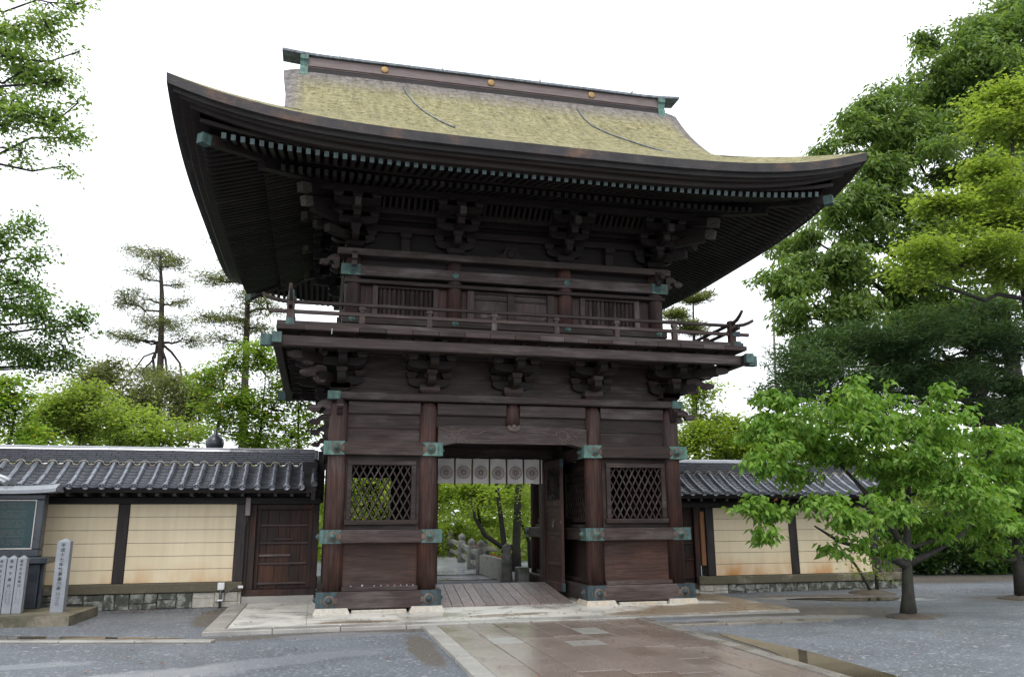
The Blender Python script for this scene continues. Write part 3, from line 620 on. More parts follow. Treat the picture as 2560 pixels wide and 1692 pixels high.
# --- centre bay: rainbow beam with carved swirls, strut, boards
kb = MB(); N = 24; top = []; bot = []
for i in range(N+1):
    u = -1.47+2.94*i/N; e = abs(u)/1.47
    top.append((u, 3.385-.05*max(0, e-.75)**1.2*4)); d_ = 1 if e < .80 else max(0, 1-(e-.80)/.07); bot.append((u, 3.005+.055*d_))
kb.prism(bot+top[::-1], 'y', .03, .31)
ko = P(kb, 'rainbow_beam', wood_gx)
sw = MB()
for s in (-1, 1):
    def T(pts, r=.011): sw.tube([(s*u, .028, w) for u, w in pts], r, 5)
    T([(1.45,3.33),(1.36,3.31),(1.30,3.27),(1.24,3.25),(1.17,3.28),(1.12,3.26),(1.06,3.28),(1.0,3.30)])
    T([(.98+.105*math.cos(t), 3.215+.095*math.sin(t)) for t in np.linspace(2.6, -1.9, 12)]+[(.90,3.19)])
    T([(.86,3.30),(.84,3.23),(.78,3.21),(.70,3.215),(.64,3.25),(.58,3.28),(.50,3.29)])
    T([(1.10,3.22),(1.13,3.17),(1.19,3.15),(1.22,3.12)]); T([(1.09,3.19),(1.09,3.13),(1.14,3.10)]); T([(1.05,3.16),(1.02,3.10),(1.06,3.07)]); T([(.98,3.12),(.94,3.08),(.88,3.09)])
    T([(.94,3.09),(.99,3.05),(1.04,3.08)]); T([(1.17,3.24),(1.24,3.20),(1.27,3.16)])
sw.tube([(u, .028, w-.006) for u, w in bot[3:-3]], .007, 4)
sw.build('carved_swirl', wood_carve, ko)
fl = MB(); 
for k in range(7):
    t = math.pi*k/6; fl.lathe([(.045, 0), (.04, .02), (.015, .03)], .095*math.cos(t), 3.365-.055*math.sin(t)*.9, 8, 0, 'y', .03)
fl.lathe([(.06, 0), (.055, .025), (.02, .045)], 0, 3.37, 10, 0, 'y', .03); fl.build('carved_flower', wood_carve, ko)
st = MB(); st.lathe([(.15, 3.40), (.14, 3.72), (.11, 3.815)], 0, .17, 14); P(st, 'strut', wood_z)
for s in (-1, 1):
    P(MB().box(s*.13, s*1.48, .07, .25, 3.575, 3.80, .012), 'head_beam', wood_gx)
    P(MB().box(s*.13, s*1.48, .14, .18, 3.36, 3.575, 0), 'upper_panel', wood_x)
P(MB().box(-1.48, 1.48, 4.26, 4.50, 3.0, 3.80, .012), 'rear_lintel', wood_x)
# --- middle row: door frame, lintel, leaves
P(MB().box(-1.48, 1.48, 2.17, 2.40, 2.93, 3.16, .01), 'door_lintel', wood_x)
P(MB().box(-1.48, 1.48, 2.20, 2.37, 3.163, 3.56, 0), 'door_head_panel', wood_x)
for s in (-1, 1):
    P(MB().box(s*1.14, s*1.30, 2.16, 2.41, .14, 2.93, .012), 'door_post', wood_z)
    P(MB().box(s*1.302, s*1.50, 2.24, 2.33, .14, 2.93, 0), 'door_jamb', wood_z)
def door_leaf(hx, hy, ang, label=None):
    """leaf built along +u from the hinge; u is turned by ang"""
    Wd, H0, H1, t = 1.10, .22, 2.86, .055
    dm = MB(); st_ = .10
    dm.box(0, st_, -t/2, t/2, H0, H1, .008); dm.box(Wd-st_, Wd, -t/2, t/2, H0, H1, .008)
    for z0, z1 in ((H0, H0+.16), (.70, .76), (1.30, 1.36), (1.78, 1.84), (1.90, 2.02), (H1-.16, H1)): dm.box(st_-.001, Wd-st_+.001, -t/2+.004, t/2-.004, z0, z1, .006)
    d = P(dm, 'door_leaf', wood_z, label=label); d.location = (hx, hy, 0); d.rotation_euler = (0, 0, ang)
    for z0, z1 in ((H0+.16, .70), (.76, 1.30), (1.36, 1.78), (1.84, 1.90)):
        MB().box(st_, Wd-st_, -.012, .012, z0, z1, 0).build('door_panel', wood_p, d)
    MB().box(st_, Wd-st_, -.004, .004, 2.02, H1-.16, 0).build('door_panel', wood_dk, d)
    cv = MB()                                           # carved openwork in the top panel
    for i in range(60):
        u, w = rng.uniform(st_+.06, Wd-st_-.06), rng.uniform(2.07, H1-.21); a = rng.uniform(0, 6.28); r = rng.uniform(.03, .06)
        for sg in (-1, 1): cv.tube([(u+r*math.cos(a+q), sg*.012, w+r*math.sin(a+q)) for q in np.linspace(0, 3.6, 6)], .010, 4)
    for sg in (-1, 1): cv.lathe([(.16, 0), (.13, sg*.02), (.05, sg*.03)], Wd/2, 2.36, 12, 0, 'y', 0)
    cv.build('carved_panel', wood_x, d)
    for z in (H0+.01, H1-.17):
        for u in (0, Wd-st_):
            MB().box(u-.003, u+st_+.003, -t/2-.004, t/2+.004, z, z+.16, 0).build('door_fitting', cop_dark, d)
    hn = MB()
    for sg in (-1, 1):
        hn.lathe([(.05, 0), (.045, sg*.02), (.02, sg*.03)], Wd/2, 1.60, 10, 0, 'y', sg*.012); hn.tube([(Wd/2+.045*math.cos(q), sg*-.03, 1.53+.055*math.sin(q)) for q in np.linspace(0, 6.28, 12)], .009, 5)
        hn.lathe([(.035, 0), (.03, sg*.03), (.01, sg*.045)], Wd-.05, 1.58, 8, 0, 'y', sg*.03)
    hn.build('door_ring', cap_grey, d)
    return d
door_leaf(1.215, 2.13, R(-88), 'open right hand door leaf')
door_leaf(-1.30, 2.13, R(-96))
# --- sloping plank ramp over the threshold
rp = thing('wooden_ramp', 'sloping grey plank ramp over the threshold of the gate', 'ramp', (0, 1.2, 0))
npk = 12
for i in range(npk):
    x0 = -1.30+2.56*i/npk; x1 = x0+2.56/npk-.012; dz = rng.uniform(-.003, .003)
    k = MB(); ya, yb = -.72, .92
    xs = .08
    vs = [(x0, ya, .035+dz), (x1, ya, .035+dz), (x1*.93, yb, .30+dz), (x0*.93, yb, .30+dz)]; vs += [(p[0], p[1], p[2]+.045) for p in vs]
    k.add(vs, [(3,2,1,0),(4,5,6,7),(0,1,5,4),(1,2,6,5),(2,3,7,6),(3,0,4,7)]); k.build('plank', wood_ramp, rp)
bz = MB().box(-1.26, 1.22, -.68, .90, 0.0, .034, 0); bz.build('ramp_bearer', wood_dk, rp)
# --- lower bracket sets
def arm_outline(h, z0, z1):
    c = (z1-z0); return [(-h, z1), (-h, z0+.45*c), (-h+.05, z0+.22*c), (-h+.12, z0+.06*c), (-h+.2, z0), (h-.2, z0), (h-.12, z0+.06*c), (h-.05, z0+.22*c), (h, z0+.45*c), (h, z1)]
def block(m, x, y, z, w=.10, h=.11, mi=0):
    a, b_ = w, w*.68; z1 = z+h*.42; z2 = z+h
    vs = [(x+i*b_, y+j*b_, z) for i, j in ((-1,-1),(1,-1),(1,1),(-1,1))]+[(x+i*a, y+j*a, z1) for i, j in ((-1,-1),(1,-1),(1,1),(-1,1))]+[(x+i*a, y+j*a, z2) for i, j in ((-1,-1),(1,-1),(1,1),(-1,1))]
    m.add(vs, [(3,2,1,0),(0,1,5,4),(1,2,6,5),(2,3,7,6),(3,0,4,7),(4,5,9,8),(5,6,10,9),(6,7,11,10),(7,4,8,11),(8,9,10,11)], mi)
def y_arm(m, ya, yb, z0, z1, w=.075):
    """arm reaching outwards (towards -y) with a rounded nose"""
    c = z1-z0
    m.prism([(ya, z1), (ya, z0+.5*c), (ya+.04, z0+.25*c), (ya+.11, z0+.07*c), (ya+.2, z0), (yb, z0), (yb, z1)], 'x', -w, w)
lowset = MB()
lowset.prism(arm_outline(.40, 4.11, 4.27), 'y', -.07, .07)
y_arm(lowset, -.48, .2, 4.108, 4.268); lowset.prism(arm_outline(.44, 4.40, 4.55), 'y', -.45, -.32)
lowset.prism(arm_outline(.44, 4.402, 4.552), 'y', -.07, .07)
y_arm(lowset, -.84, .2, 4.398, 4.548); y_arm(lowset, -1.0, .2, 4.66, 4.80, .06)
lowset.box(-.10, .10, -.80, -.66, 4.60, 4.69, .01)
# leaf-like wings beside the upper arm
for s in (-1, 1):
    wing = [(s*.44, 4.55), (s*.52, 4.60), (s*.60, 4.68), (s*.78, 4.72), (s*.80, 4.76), (s*.55, 4.76), (s*.40, 4.68), (s*.36, 4.58)]
    if s < 0: wing.reverse()
    lowset.prism(wing, 'y', -.42, -.36)
lowset_me = lowset.mesh('bracket_arms', wood_dk)
d0 = MB(); block(d0, 0, 0, 3.96, .19, .17); daito_me = d0.mesh('bearing_block', wood_gx)
d1 = MB(); block(d1, 0, 0, 0, .095, .105); makito_me = d1.mesh('bearing_block', wood_x)
LB = [(0, -.385, 4.275), (-.34, 0, 4.28), (.34, 0, 4.28), (0, -.74, 4.555), (-.36, -.385, 4.56), (.36, -.385, 4.56), (0, 0, 4.28)]
def low_bracket(x, y, rot):
    o = link(lowset_me, 'bracket_set', gate, (x, y, 0), (0, 0, rot)); link(daito_me, 'bearing_block', o)
    for p in LB: link(makito_me, 'bearing_block', o, p)
for x in (-3.30, -1.64, 0, 1.64, 3.30): low_bracket(x, .19, 0)
for s in (-1, 1):
    for y in CY: low_bracket(s*3.30, y, -s*R(-90))
    # diagonal noses at the front corner
    for (d1_, z0, z1) in ((.62, 4.13, 4.29), (1.05, 4.41, 4.58)):
        q = MB(); q.beam((s*3.30, .19, (z0+z1)/2), (s*(3.30+d1_*.72), .19-d1_*.72, (z0+z1)/2), .15, z1-z0); P(q, 'corner_arm', wood_dk)
    nn = MB(); o = [(u*1.25, 4.10+w*1.1) for u, w in nose]; nn.prism(o, 'y', -.07, .07)
    P(nn, 'carved_nose', wood_gx).matrix_local = Matrix.Translation((s*3.62, -.13, .02)) @ Matrix.Rotation(R(45) if s < 0 else R(135), 4, 'Z')
    nn = MB(); o = [(u*1.25, 4.38+w*1.1) for u, w in nose]; nn.prism(o, 'y', -.07, .07)
    P(nn, 'carved_nose', wood_gx).matrix_local = Matrix.Translation((s*3.84, -.35, .02)) @ Matrix.Rotation(R(45) if s < 0 else R(135), 4, 'Z')
    # rear corner beam end with copper cap
# wall boards behind the brackets
P(MB().box(-3.30, 3.30, .27, .33, 3.961, 4.28, 0), 'bracket_board', wood_gx)
P(MB().box(-3.30, 3.30, .272, .33, 4.284, 4.84, 0), 'bracket_board', wood_x)
P(MB().box(-3.30, 3.30, 4.24, 4.30, 3.961, 4.84, 0), 'bracket_board', wood_x)
for s in (-1, 1): P(MB().box(s*3.16, s*3.22, .334, 4.236, 3.961, 4.84, 0), 'bracket_board', wood_y)
def rectring(o_, z0, z1, w, name, mats, hx=3.30, yf=.19, yb=4.38, ext=0, c=.012, only=None):
    """four beams on a rectangle grown by o_ (front/back along x, sides along y)"""
    X = hx+o_; Y0 = yf-o_; Y1 = yb+o_
    out = []
    if only is None or 'f' in only: out.append(P(MB().box(-X-ext, X+ext, Y0-w/2, Y0+w/2, z0, z1, c), name, mats[0]))
    if only is None or 'b' in only: out.append(P(MB().box(-X-ext, X+ext, Y1-w/2, Y1+w/2, z0, z1, c), name, mats[0]))
    for s in (-1, 1):
        out.append(P(MB().box(s*X-w/2, s*X+w/2, Y0+w/2+.002, Y1-w/2-.002, z0+.002, z1-.002, c), name, mats[1]))
    return out
rectring(.0, 4.66, 4.80, .12, 'wall_beam', (wood_x, wood_y))
rectring(.385, 4.665, 4.80, .12, 'bracket_beam', (wood_x, wood_y), ext=.1)
# --- balcony
bb = rectring(1.12, 4.57, 4.755, .15, 'balcony_beam', (wood_gx, wood_y), ext=.27)
for i, yy in ((0, .19-1.12), (1, 4.38+1.12)):
    for s in (-1, 1): MB().box(s*4.52, s*4.70, yy-.081, yy+.081, 4.565, 4.76, 0).build('copper_cap', cop_mid, bb[i])
for s in (-1, 1):
    for yy, dd in ((.19-1.12, -1), (4.38+1.12, 1)):
        q = P(MB().box(s*4.42-.075, s*4.42+.075, yy+dd*.08, yy+dd*.30, 4.58, 4.75, .01), 'beam_end', wood_y)
        MB().box(s*4.42-.08, s*4.42+.08, yy+dd*.22, yy+dd*.306, 4.575, 4.755, 0).build('copper_cap', cop_mid, q)
    for k in range(9):           # joists under the side gallery
        yy = -.55+k*.70; P(MB().box(s*3.36, s*4.34, yy-.05, yy+.05, 4.70, 4.835, 0), 'joist', wood_dk)
for k in range(17):
    xx = -4.0+k*.5; P(MB().box(xx-.045, xx+.045, -.85, .26, 4.757, 4.836, 0), 'joist', wood_dk)
nb = 19; wb = 8.90/nb
for i in range(nb):
    x0 = -4.45+i*wb; e = rng.uniform(0, .012); P(MB().box(x0+.003, x0+wb-.003, -1.11+e, .24, 4.838, 4.925, .006), 'deck_board', wood_gx if i % 3 else wood_x)
for s in (-1, 1):
    for i in range(10):
        y0 = .245+i*.53; P(MB().box(s*3.2, s*(4.45-rng.uniform(0, .01)), y0+.003, y0+.527, 4.838, 4.925, .006), 'deck_board', wood_x)
P(MB().box(-3.19, 3.19, 4.40, 5.68, 4.838, 4.925, .006), 'rear_deck', wood_x)
# --- railing
rail = MB()
def railing_part(m, name, mats): return P(m, name, mats)
RX, RY0, RY1 = 4.23, -.93, 5.50
sweep = [(-4.72, 5.50), (-4.62, 5.445), (-4.50, 5.40), (-4.35, 5.375), (-4.2, 5.367)]
top = [(u, RY0, w) for u, w in sweep]+[(-u, RY0, w) for u, w in sweep[::-1]]
railing_part(MB().tube(top, [.030,.034,.036]+[.037]*4+[.036,.034,.030], 8), 'top_rail', wood_gx)
railing_part(MB().box(-4.60, 4.60, RY0-.03, RY0+.03, 5.16, 5.225, .006), 'middle_rail', wood_gx)
railing_part(MB().box(-4.45, 4.45, RY0-.055, RY0+.055, 4.93, 5.02, .008), 'bottom_rail', wood_gx)
for s in (-1, 1):
    pts = [(s*RX, RY0-.46, 5.56), (s*RX, RY0-.36, 5.49), (s*RX, RY0-.24, 5.43), (s*RX, RY0-.1, 5.405), (s*RX, RY0+.1, 5.40), (s*RX, RY1, 5.40)]
    railing_part(MB().tube(pts, [.028,.033,.036,.037,.037,.037], 8), 'top_rail', wood_gx)
    railing_part(MB().box(s*RX-.03, s*RX+.03, RY0-.30, RY1, 5.228, 5.285, .006), 'middle_rail', wood_y)
    railing_part(MB().box(s*RX-.055, s*RX+.055, RY0+.06, RY1, 4.93, 5.02, .008), 'bottom_rail', wood_y)
    cp = railing_part(MB().box(s*RX-.065, s*RX+.065, RY0-.065, RY0+.065, 4.926, 5.46, .01), 'corner_post', wood_z)
    if s < 0:
        MB().lathe([(.085, 5.38), (.085, 5.46), (.055, 5.47), (.055, 5.54), (.045, 5.58), (.02, 5.60)], s*RX, RY0, 10).build('copper_cap', cop_mid, cp)
        MB().box(s*RX-.072, s*RX+.072, RY0-.072, RY0+.072, 4.928, 5.06, 0).build('copper_shoe', cop_mid, cp)
    else:
        MB().box(s*RX-.02, s*RX+.15, RY0-.075, RY0-.02, 5.14, 5.24, 0).build('copper_cap', cop_dark, cp); MB().box(s*RX-.02, s*RX+.15, RY0-.075, RY0-.02, 4.94, 5.04, 0).build('copper_shoe', cop_dark, cp)
ps = MB(); ps.box(-.05, .05, -.05, .05, 5.02, 5.16, .006); ps.box(-.036, .036, -.036, .036, 5.225, 5.27, .005); ps.box(-.055, .055, -.05, .05, 5.265, 5.335, .01)
ps_me = ps.mesh('baluster', wood_gz)
for x in (-3.0, -1.8, -.6, .6, 1.8, 3.0): link(ps_me, 'baluster', gate, (x, RY0, 0))
for s in (-1, 1):
    for k in range(5): link(ps_me, 'baluster', gate, (s*RX, .15+k*1.15, .02), (0, 0, R(90)))
# --- upper storey
UX = [-3.144, -1.154, 1.154, 3.144]; UY0, UY1 = .285, 4.285; UR = .16
uc = MB(); uc.lathe([(UR, 4.93), (UR, 6.55), (UR-.03, 6.66)], 0, 0, 18); uc_me = uc.mesh('upper_column', wood_z)
for x in UX:
    for y in (UY0, UY1): link(uc_me, 'upper_column', gate, (x, y, 0))
for s in (-1, 1): link(uc_me, 'upper_column', gate, (s*3.144, 2.285, 0))
def ring2(e0, e1, z0, z1, name, mats, ext=0.0):
    """beams around the upper core: e0/e1 = distance outside the column line of outer/inner face"""
    o = []
    for fr, y in ((1, UY0), (-1, UY1)):
        o.append(P(MB().box(-3.144-e0-ext, 3.144+e0+ext, y-fr*e0, y-fr*e1, z0, z1, .012), name, mats[0]))
    for s in (-1, 1):
        o.append(P(MB().box(s*(3.144+e0), s*(3.144+e1), UY0-e1+.002, UY1+e1-.002, z0+.002, z1-.002, .012), name, mats[1]))
    return o
ring2(.185, .05, 5.30, 5.455, 'lower_tie', (wood_x, wood_y)); n2 = ring2(.19, .05, 6.255, 6.465, 'upper_tie', (wood_gx, wood_y), .04)
ring2(.175, -.02, 6.105, 6.185, 'window_head', (wood_x, wood_y)); pb = ring2(.20, -.2, 6.66, 6.80, 'upper_plate', (wood_gx, wood_y), .12)
def small_boss(x, y, z): return MB().lathe([(.07, 0), (.065, .012), (.045, .02), (.03, .04), (.005, .05)], x, z, 6, 0, 'y', y)
lt = [o for o in gate.children if o.name.startswith('lower_tie')][0]
for x in UX:
    small_boss(x, UY0-.185, 5.385).build('copper_boss', cop_green, lt)
    if abs(x) < 2: small_boss(x, UY0-.19, 6.36).build('copper_boss', cop_green, n2[0])
for s in (-1, 1):
    f = fitting(s*(3.144+.235), -s, UY0-.19, 6.255, 6.465); f.build('copper_fitting', [cop_green, cop_mid, cop_mid], n2[0])
    nn = MB(); o = [(s*3.42+(u*.9 if s < 0 else -u*.9), 6.44+w) for u, w in nose]
    if s > 0: o.reverse()
    nn.prism(o, 'y', UY0-.05, UY0+.05); P(nn, 'carved_nose', wood_gx)
    nn = MB(); nn.prism([(UY0-.22+u*.7, 6.45+w) for u, w in nose], 'x', s*3.144-.05, s*3.144+.05); P(nn, 'carved_nose', wood_gx)
# walls
P(MB().box(-3.1, 3.1, UY0+.05, UY0+.09, 4.93, 6.66, 0), 'upper_wall', wood_dk); P(MB().box(-3.1, 3.1, UY1-.09, UY1-.05, 4.93, 6.66, 0), 'upper_wall', wood_dk)
for s in (-1, 1):
    P(MB().box(s*3.08, s*3.12, UY0+.095, UY1-.095, 4.93, 6.66, 0), 'upper_wall', wood_y)
    for k in range(8): P(MB().box(s*3.12, s*3.145, UY0+.2+k*.46, UY0+.64+k*.46, 5.46, 6.10, .005), 'side_board', wood_z)
# side-bay windows with upright slats
for s in (-1, 1):
    xc = s*2.12; x0, x1 = xc-.54, xc+.54
    P(MB().box(x0-.11, x0-.002, UY0-.08, UY0+.049, 5.456, 6.104, .008), 'window_post', wood_gz); P(MB().box(x1+.002, x1+.11, UY0-.08, UY0+.049, 5.456, 6.104, .008), 'window_post', wood_gz)
    fx = UX[0]+UR if s < 0 else UX[2]+UR; gx = UX[1]-UR if s < 0 else UX[3]-UR
    for a_, b_ in ((fx-.02, x0-.112), (x1+.112, gx+.02)): P(MB().box(a_, b_, UY0-.02, UY0+.049, 5.456, 6.104, 0), 'window_side_board', wood_z)
    P(MB().box(x0, x1, UY0-.07, UY0+.049, 6.055, 6.103, .004), 'window_rail', wood_x)
    n_ = 12
    for k in range(n_):
        xa = x0+(x1-x0)*(k+.5)/n_; q = MB(); w_ = .040
        q.prism([(xa-w_, UY0+.02), (xa, UY0-.045), (xa+w_, UY0+.02)], 'z', 5.456, 6.054); P(q, 'window_slat', wood_gz)
# panelled double door in the middle
for a_, b_ in ((-.90, -.76), (.76, .90)): P(MB().box(a_, b_, UY0-.09, UY0+.049, 5.456, 6.104, .008), 'door_post', wood_gz)
P(MB().box(-.07, .07, UY0-.07, UY0+.049, 5.456, 6.104, .006), 'door_stile', wood_x)
for s in (-1, 1):
    P(MB().box(s*.902, s*1.01, UY0-.02, UY0+.049, 5.456, 6.104, 0), 'window_side_board', wood_z)
    a_, b_ = sorted((s*.071, s*.759)); u = P(MB().box(a_, b_, UY0-.02, UY0+.048, 5.456, 6.104, 0), 'upper_door_leaf', wood_gz)
    for z0, z1 in ((6.05, 6.10), (5.93, 5.98), (5.52, 5.57), (5.456, 5.49)): MB().box(a_+.002, b_-.002, UY0-.055, UY0-.018, z0, z1, .004).build('door_rail', wood_x, u)
    for xx in (a_+.03, (a_+b_)/2, b_-.03): MB().box(xx-.025, xx+.025, UY0-.05, UY0-.018, 5.571, 5.60 if abs(xx-(a_+b_)/2) > .1 else 5.575, 0).build('door_rail', wood_x, u)
# --- upper bracket zone under the eaves
upset = MB()
upset.prism(arm_outline(.38, 6.95, 7.11), 'y', -.065, .065); y_arm(upset, -.45, .2, 6.948, 7.108, .065)
upset.prism(arm_outline(.42, 7.22, 7.37), 'y', -.43, -.30); upset.prism(arm_outline(.42, 7.222, 7.372), 'y', -.065, .065); y_arm(upset, -.80, .2, 7.218, 7.368, .065)
upset.prism(arm_outline(.44, 7.46, 7.60), 'y', -.79, -.67); y_arm(upset, -.62, .2, 7.458, 7.598, .06)
upset.beam((0, .2, 7.86), (0, -1.02, 7.40), .11, .15)                     # tail rafter
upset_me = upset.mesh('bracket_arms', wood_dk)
d0 = MB(); block(d0, 0, 0, 6.80, .18, .16); udaito_me = d0.mesh('bearing_block', wood_dk)
d0 = MB(); block(d0, 0, 0, 0, .095, .105); umakito_me = d0.mesh('bearing_block', wood_dk)
d0 = MB(); d0.prism([(-.93,7.37),(-.93,7.53),(-1.05,7.50),(-1.05,7.345)], 'x', -.058, .058); nose_me = d0.mesh('beam_end', wood_pale)
d0 = MB(); d0.prism([(-.74,7.235),(-.74,7.35),(-.82,7.35),(-.82,7.235)], 'x', -.067, .067); nose2_me = d0.mesh('beam_end', wood_x)
UB = [(0, -.365, 7.11), (-.33, 0, 7.115), (.33, 0, 7.115), (0, -.72, 7.375), (-.35, -.365, 7.375), (.35, -.365, 7.375), (-.36, -.73, 7.605), (.36, -.73, 7.605), (0, -.73, 7.605)]
def up_bracket(x, y, rot):
    o = link(upset_me, 'bracket_set', gate, (x, y, 0), (0, 0, rot)); link(udaito_me, 'bearing_block', o); link(nose_me, 'beam_end', o); link(nose2_me, 'beam_end', o)
    for p in UB: link(umakito_me, 'bearing_block', o, p)
for x in UX: up_bracket(x, UY0, 0)
for s in (-1, 1):
    for y in (UY0, 2.285, UY1): up_bracket(s*3.144, y, -s*R(-90))
    for (d_, z0, z1) in ((.75, 6.97, 7.12), (1.15, 7.24, 7.40)):
        q = MB(); q.beam((s*3.144, UY0, (z0+z1)/2), (s*(3.144+d_*.72), UY0-d_*.72, (z0+z1)/2), .14, z1-z0); P(q, 'corner_arm', wood_dk)
    q = MB(); q.beam((s*3.0, UY0+.15, 7.80), (s*(3.144+.98), UY0-.98, 7.36), .13, .17); ct = P(q, 'corner_tail_rafter', wood_dk); q = MB(); q.beam((s*(3.144+.86), UY0-.86, 7.4065), (s*(3.144+.99), UY0-.99, 7.356), .136, .176); q.build('beam_end', wood_pale, ct)
    q = MB(); q.beam((s*3.0, UY0+.15, 7.98), (s*(3.144+1.05), UY0-1.05, 7.60), .14, .17); ct = P(q, 'corner_tail_rafter', wood_dk); q = MB(); q.beam((s*(3.144+.90), UY0-.90, 7.6455), (s*(3.144+1.06), UY0-1.06, 7.597), .146, .176); q.build('beam_end', wood_pale, ct)
# intermediate strut with a round boss in the middle bay
q = MB(); q.prism([(-.34, 6.80), (-.30, 6.88), (-.16, 6.93), (-.10, 7.08), (.10, 7.08), (.16, 6.93), (.30, 6.88), (.34, 6.80)], 'y', UY0-.10, UY0+.02); q.lathe([(.10, 0), (.09, .02), (.06, .03)], 0, 6.93, 12, 0, 'y', UY0-.10); P(q, 'frog_leg_strut', wood_dk)
for s in (-1, 1):
    q = MB().box(s*2.149-.09, s*2.149+.09, UY0-.06, UY0+.03, 6.80, 7.10, .01); block(q, s*2.149, UY0-.02, 7.10, .11, .11); P(q, 'short_strut', wood_dk)
def oring(o_, z0, z1, w, name, mats, ext=.12): return rectring(o_, z0, z1, w, name, mats, 3.144, UY0, UY1, ext)
oring(0, 7.225, 7.365, .12, 'wall_beam', (wood_dk, wood_y)); oring(0, 7.48, 7.62, .12, 'wall_beam', (wood_dk, wood_y))
oring(.365, 7.485, 7.615, .11, 'bracket_beam', (wood_dk, wood_y)); oring(.73, 7.72, 7.86, .14, 'eaves_purlin', (wood_dk, wood_y), .35)
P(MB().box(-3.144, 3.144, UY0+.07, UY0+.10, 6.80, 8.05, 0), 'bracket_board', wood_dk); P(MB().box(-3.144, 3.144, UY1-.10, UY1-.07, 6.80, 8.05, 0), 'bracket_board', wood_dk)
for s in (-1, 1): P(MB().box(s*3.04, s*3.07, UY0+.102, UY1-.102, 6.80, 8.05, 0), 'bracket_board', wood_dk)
# slanting ribs between the outer bracket beam and the purlin
for x0, x1 in ((-2.75, -1.55), (-.75, .75), (1.55, 2.75)):
    n_ = int((x1-x0)/.115)
    for k in range(n_+1):
        x = x0+(x1-x0)*k/n_; q = MB(); q.beam((x, UY0-.33, 7.50), (x, UY0-.70, 7.80), .045, .05); P(q, 'eave_rib', wood_dk)
# ------------------------------------------------------------------ roof geometry
HX, HY, YC, ZE, RH = 6.19, 5.225, 2.285, 7.82, 4.02
def prof(d):
    s_ = max(0.0, min(1.0, d/HY)); return ZE+RH*(.55*s_+.45*s_*s_)
def lift(x, y):
    dx, dy = HX-abs(x), HY-abs(y-YC); d = max(0.0, min(dx, dy))
    mm = abs(x)/(HX-d) if dy <= dx else abs(y-YC)/(HY-d)
    return .55*min(1.0, mm)**4*max(0.0, 1-d/2.5)
def verge(d): return 4.60+.25*(d/HY)**4
# --- thatch: front and rear slopes, side slopes
rf = MB()
def front_pt(d, t, fr):
    xm = HX-d if d < HX-verge(1.79) else verge(d)
    xm = min(HX-d, xm) if d < 1.9 else verge(d)
    x = xm*t; y = YC-fr*(HY-d); z = prof(d)+lift(x, y)
    if d >= 1.6:                                        # rounded verge
        e = max(0, (abs(x)-(xm-.55))/.55); k = min(1, (d-1.6)/.9); z -= (.10+.10*(1-d/HY))*k*e*e
    return (x, y, z)
ND, NT = 44, 72
for fr in (1, -1):
    vs = []; fs = []
    for i in range(ND+1):
        d = (HY-.08)*i/ND
        for j in range(NT+1):
            t = -1+2*j/NT; vs.append(front_pt(d, t, fr))
    for i in range(ND):
        for j in range(NT):
            a = i*(NT+1)+j; q = (a, a+1, a+NT+2, a+NT+1); fs.append(q if fr > 0 else q[::-1])
    rf.add(vs, fs, 0, True)
for s in (-1, 1):
    vs = []; fs = []; NI, NJ = 16, 56
    for i in range(NI+1):
        d = 2.05*i/NI
        for j in range(NJ+1):
            t = -1+2*j/NJ; x = s*(HX-d); y = YC+t*(HY-d); vs.append((x, y, prof(d)+lift(x, y)))
    for i in range(NI):
        for j in range(NJ):
            a = i*(NJ+1)+j; q = (a, a+1, a+NJ+2, a+NJ+1); fs.append(q if s > 0 else q[::-1])
    rf.add(vs, fs, 0, True)
    # verge skirt and gable boards
    vs = []; fs = []; K = 0
    seq = [(1, HY-.09-(HY-1.6-.09)*i/20) for i in range(21)][::-1]+[(-1, HY-.09-(HY-1.6-.09)*i/20) for i in range(21)]
    for fr, d in seq:
        p = front_pt(d, s, fr); vs += [p, (p[0]-s*.02, p[1], p[2]-.20), (p[0]-s*.30, p[1], p[2]-.22)]
    for i in range(len(seq)-1):
        for k in range(2):
            a = i*3+k; q = (a, a+3, a+4, a+1); fs.append(q if s < 0 else q[::-1])
    rf.add(vs, fs, 1)
rf_me = rf.mesh('bark_roof', [thatch, thatch_edge]); roof = link(rf_me, 'bark_roof', gate)
for s in (-1, 1):
    o = []
    for fr in (1, -1):
        for i in range(11):
            d = 1.95+(HY-1.95)*(i if fr > 0 else 10-i)/10; o.append((YC-fr*(HY-d), prof(d)-.25))
    q = MB(); q.prism([(o[0][0], 8.5)]+o+[(o[-1][0], 8.5)], 'x', s*4.05, s*4.10); P(q, 'gable_wall', wood_dk)
    # barge boards
    for fr in (1, -1):
        q = MB(); up = []; lo = []
        for i in range(13):
            d = 1.95+(HY-2.0)*i/12; y = YC-fr*(HY-d); up.append((y, prof(d)-.30)); lo.append((y, prof(d)-.62))
        out = up+lo[::-1]
        if fr < 0: out.reverse()
        q.prism(out, 'x', s*4.22, s*4.28); P(q, 'barge_board', wood_blk)
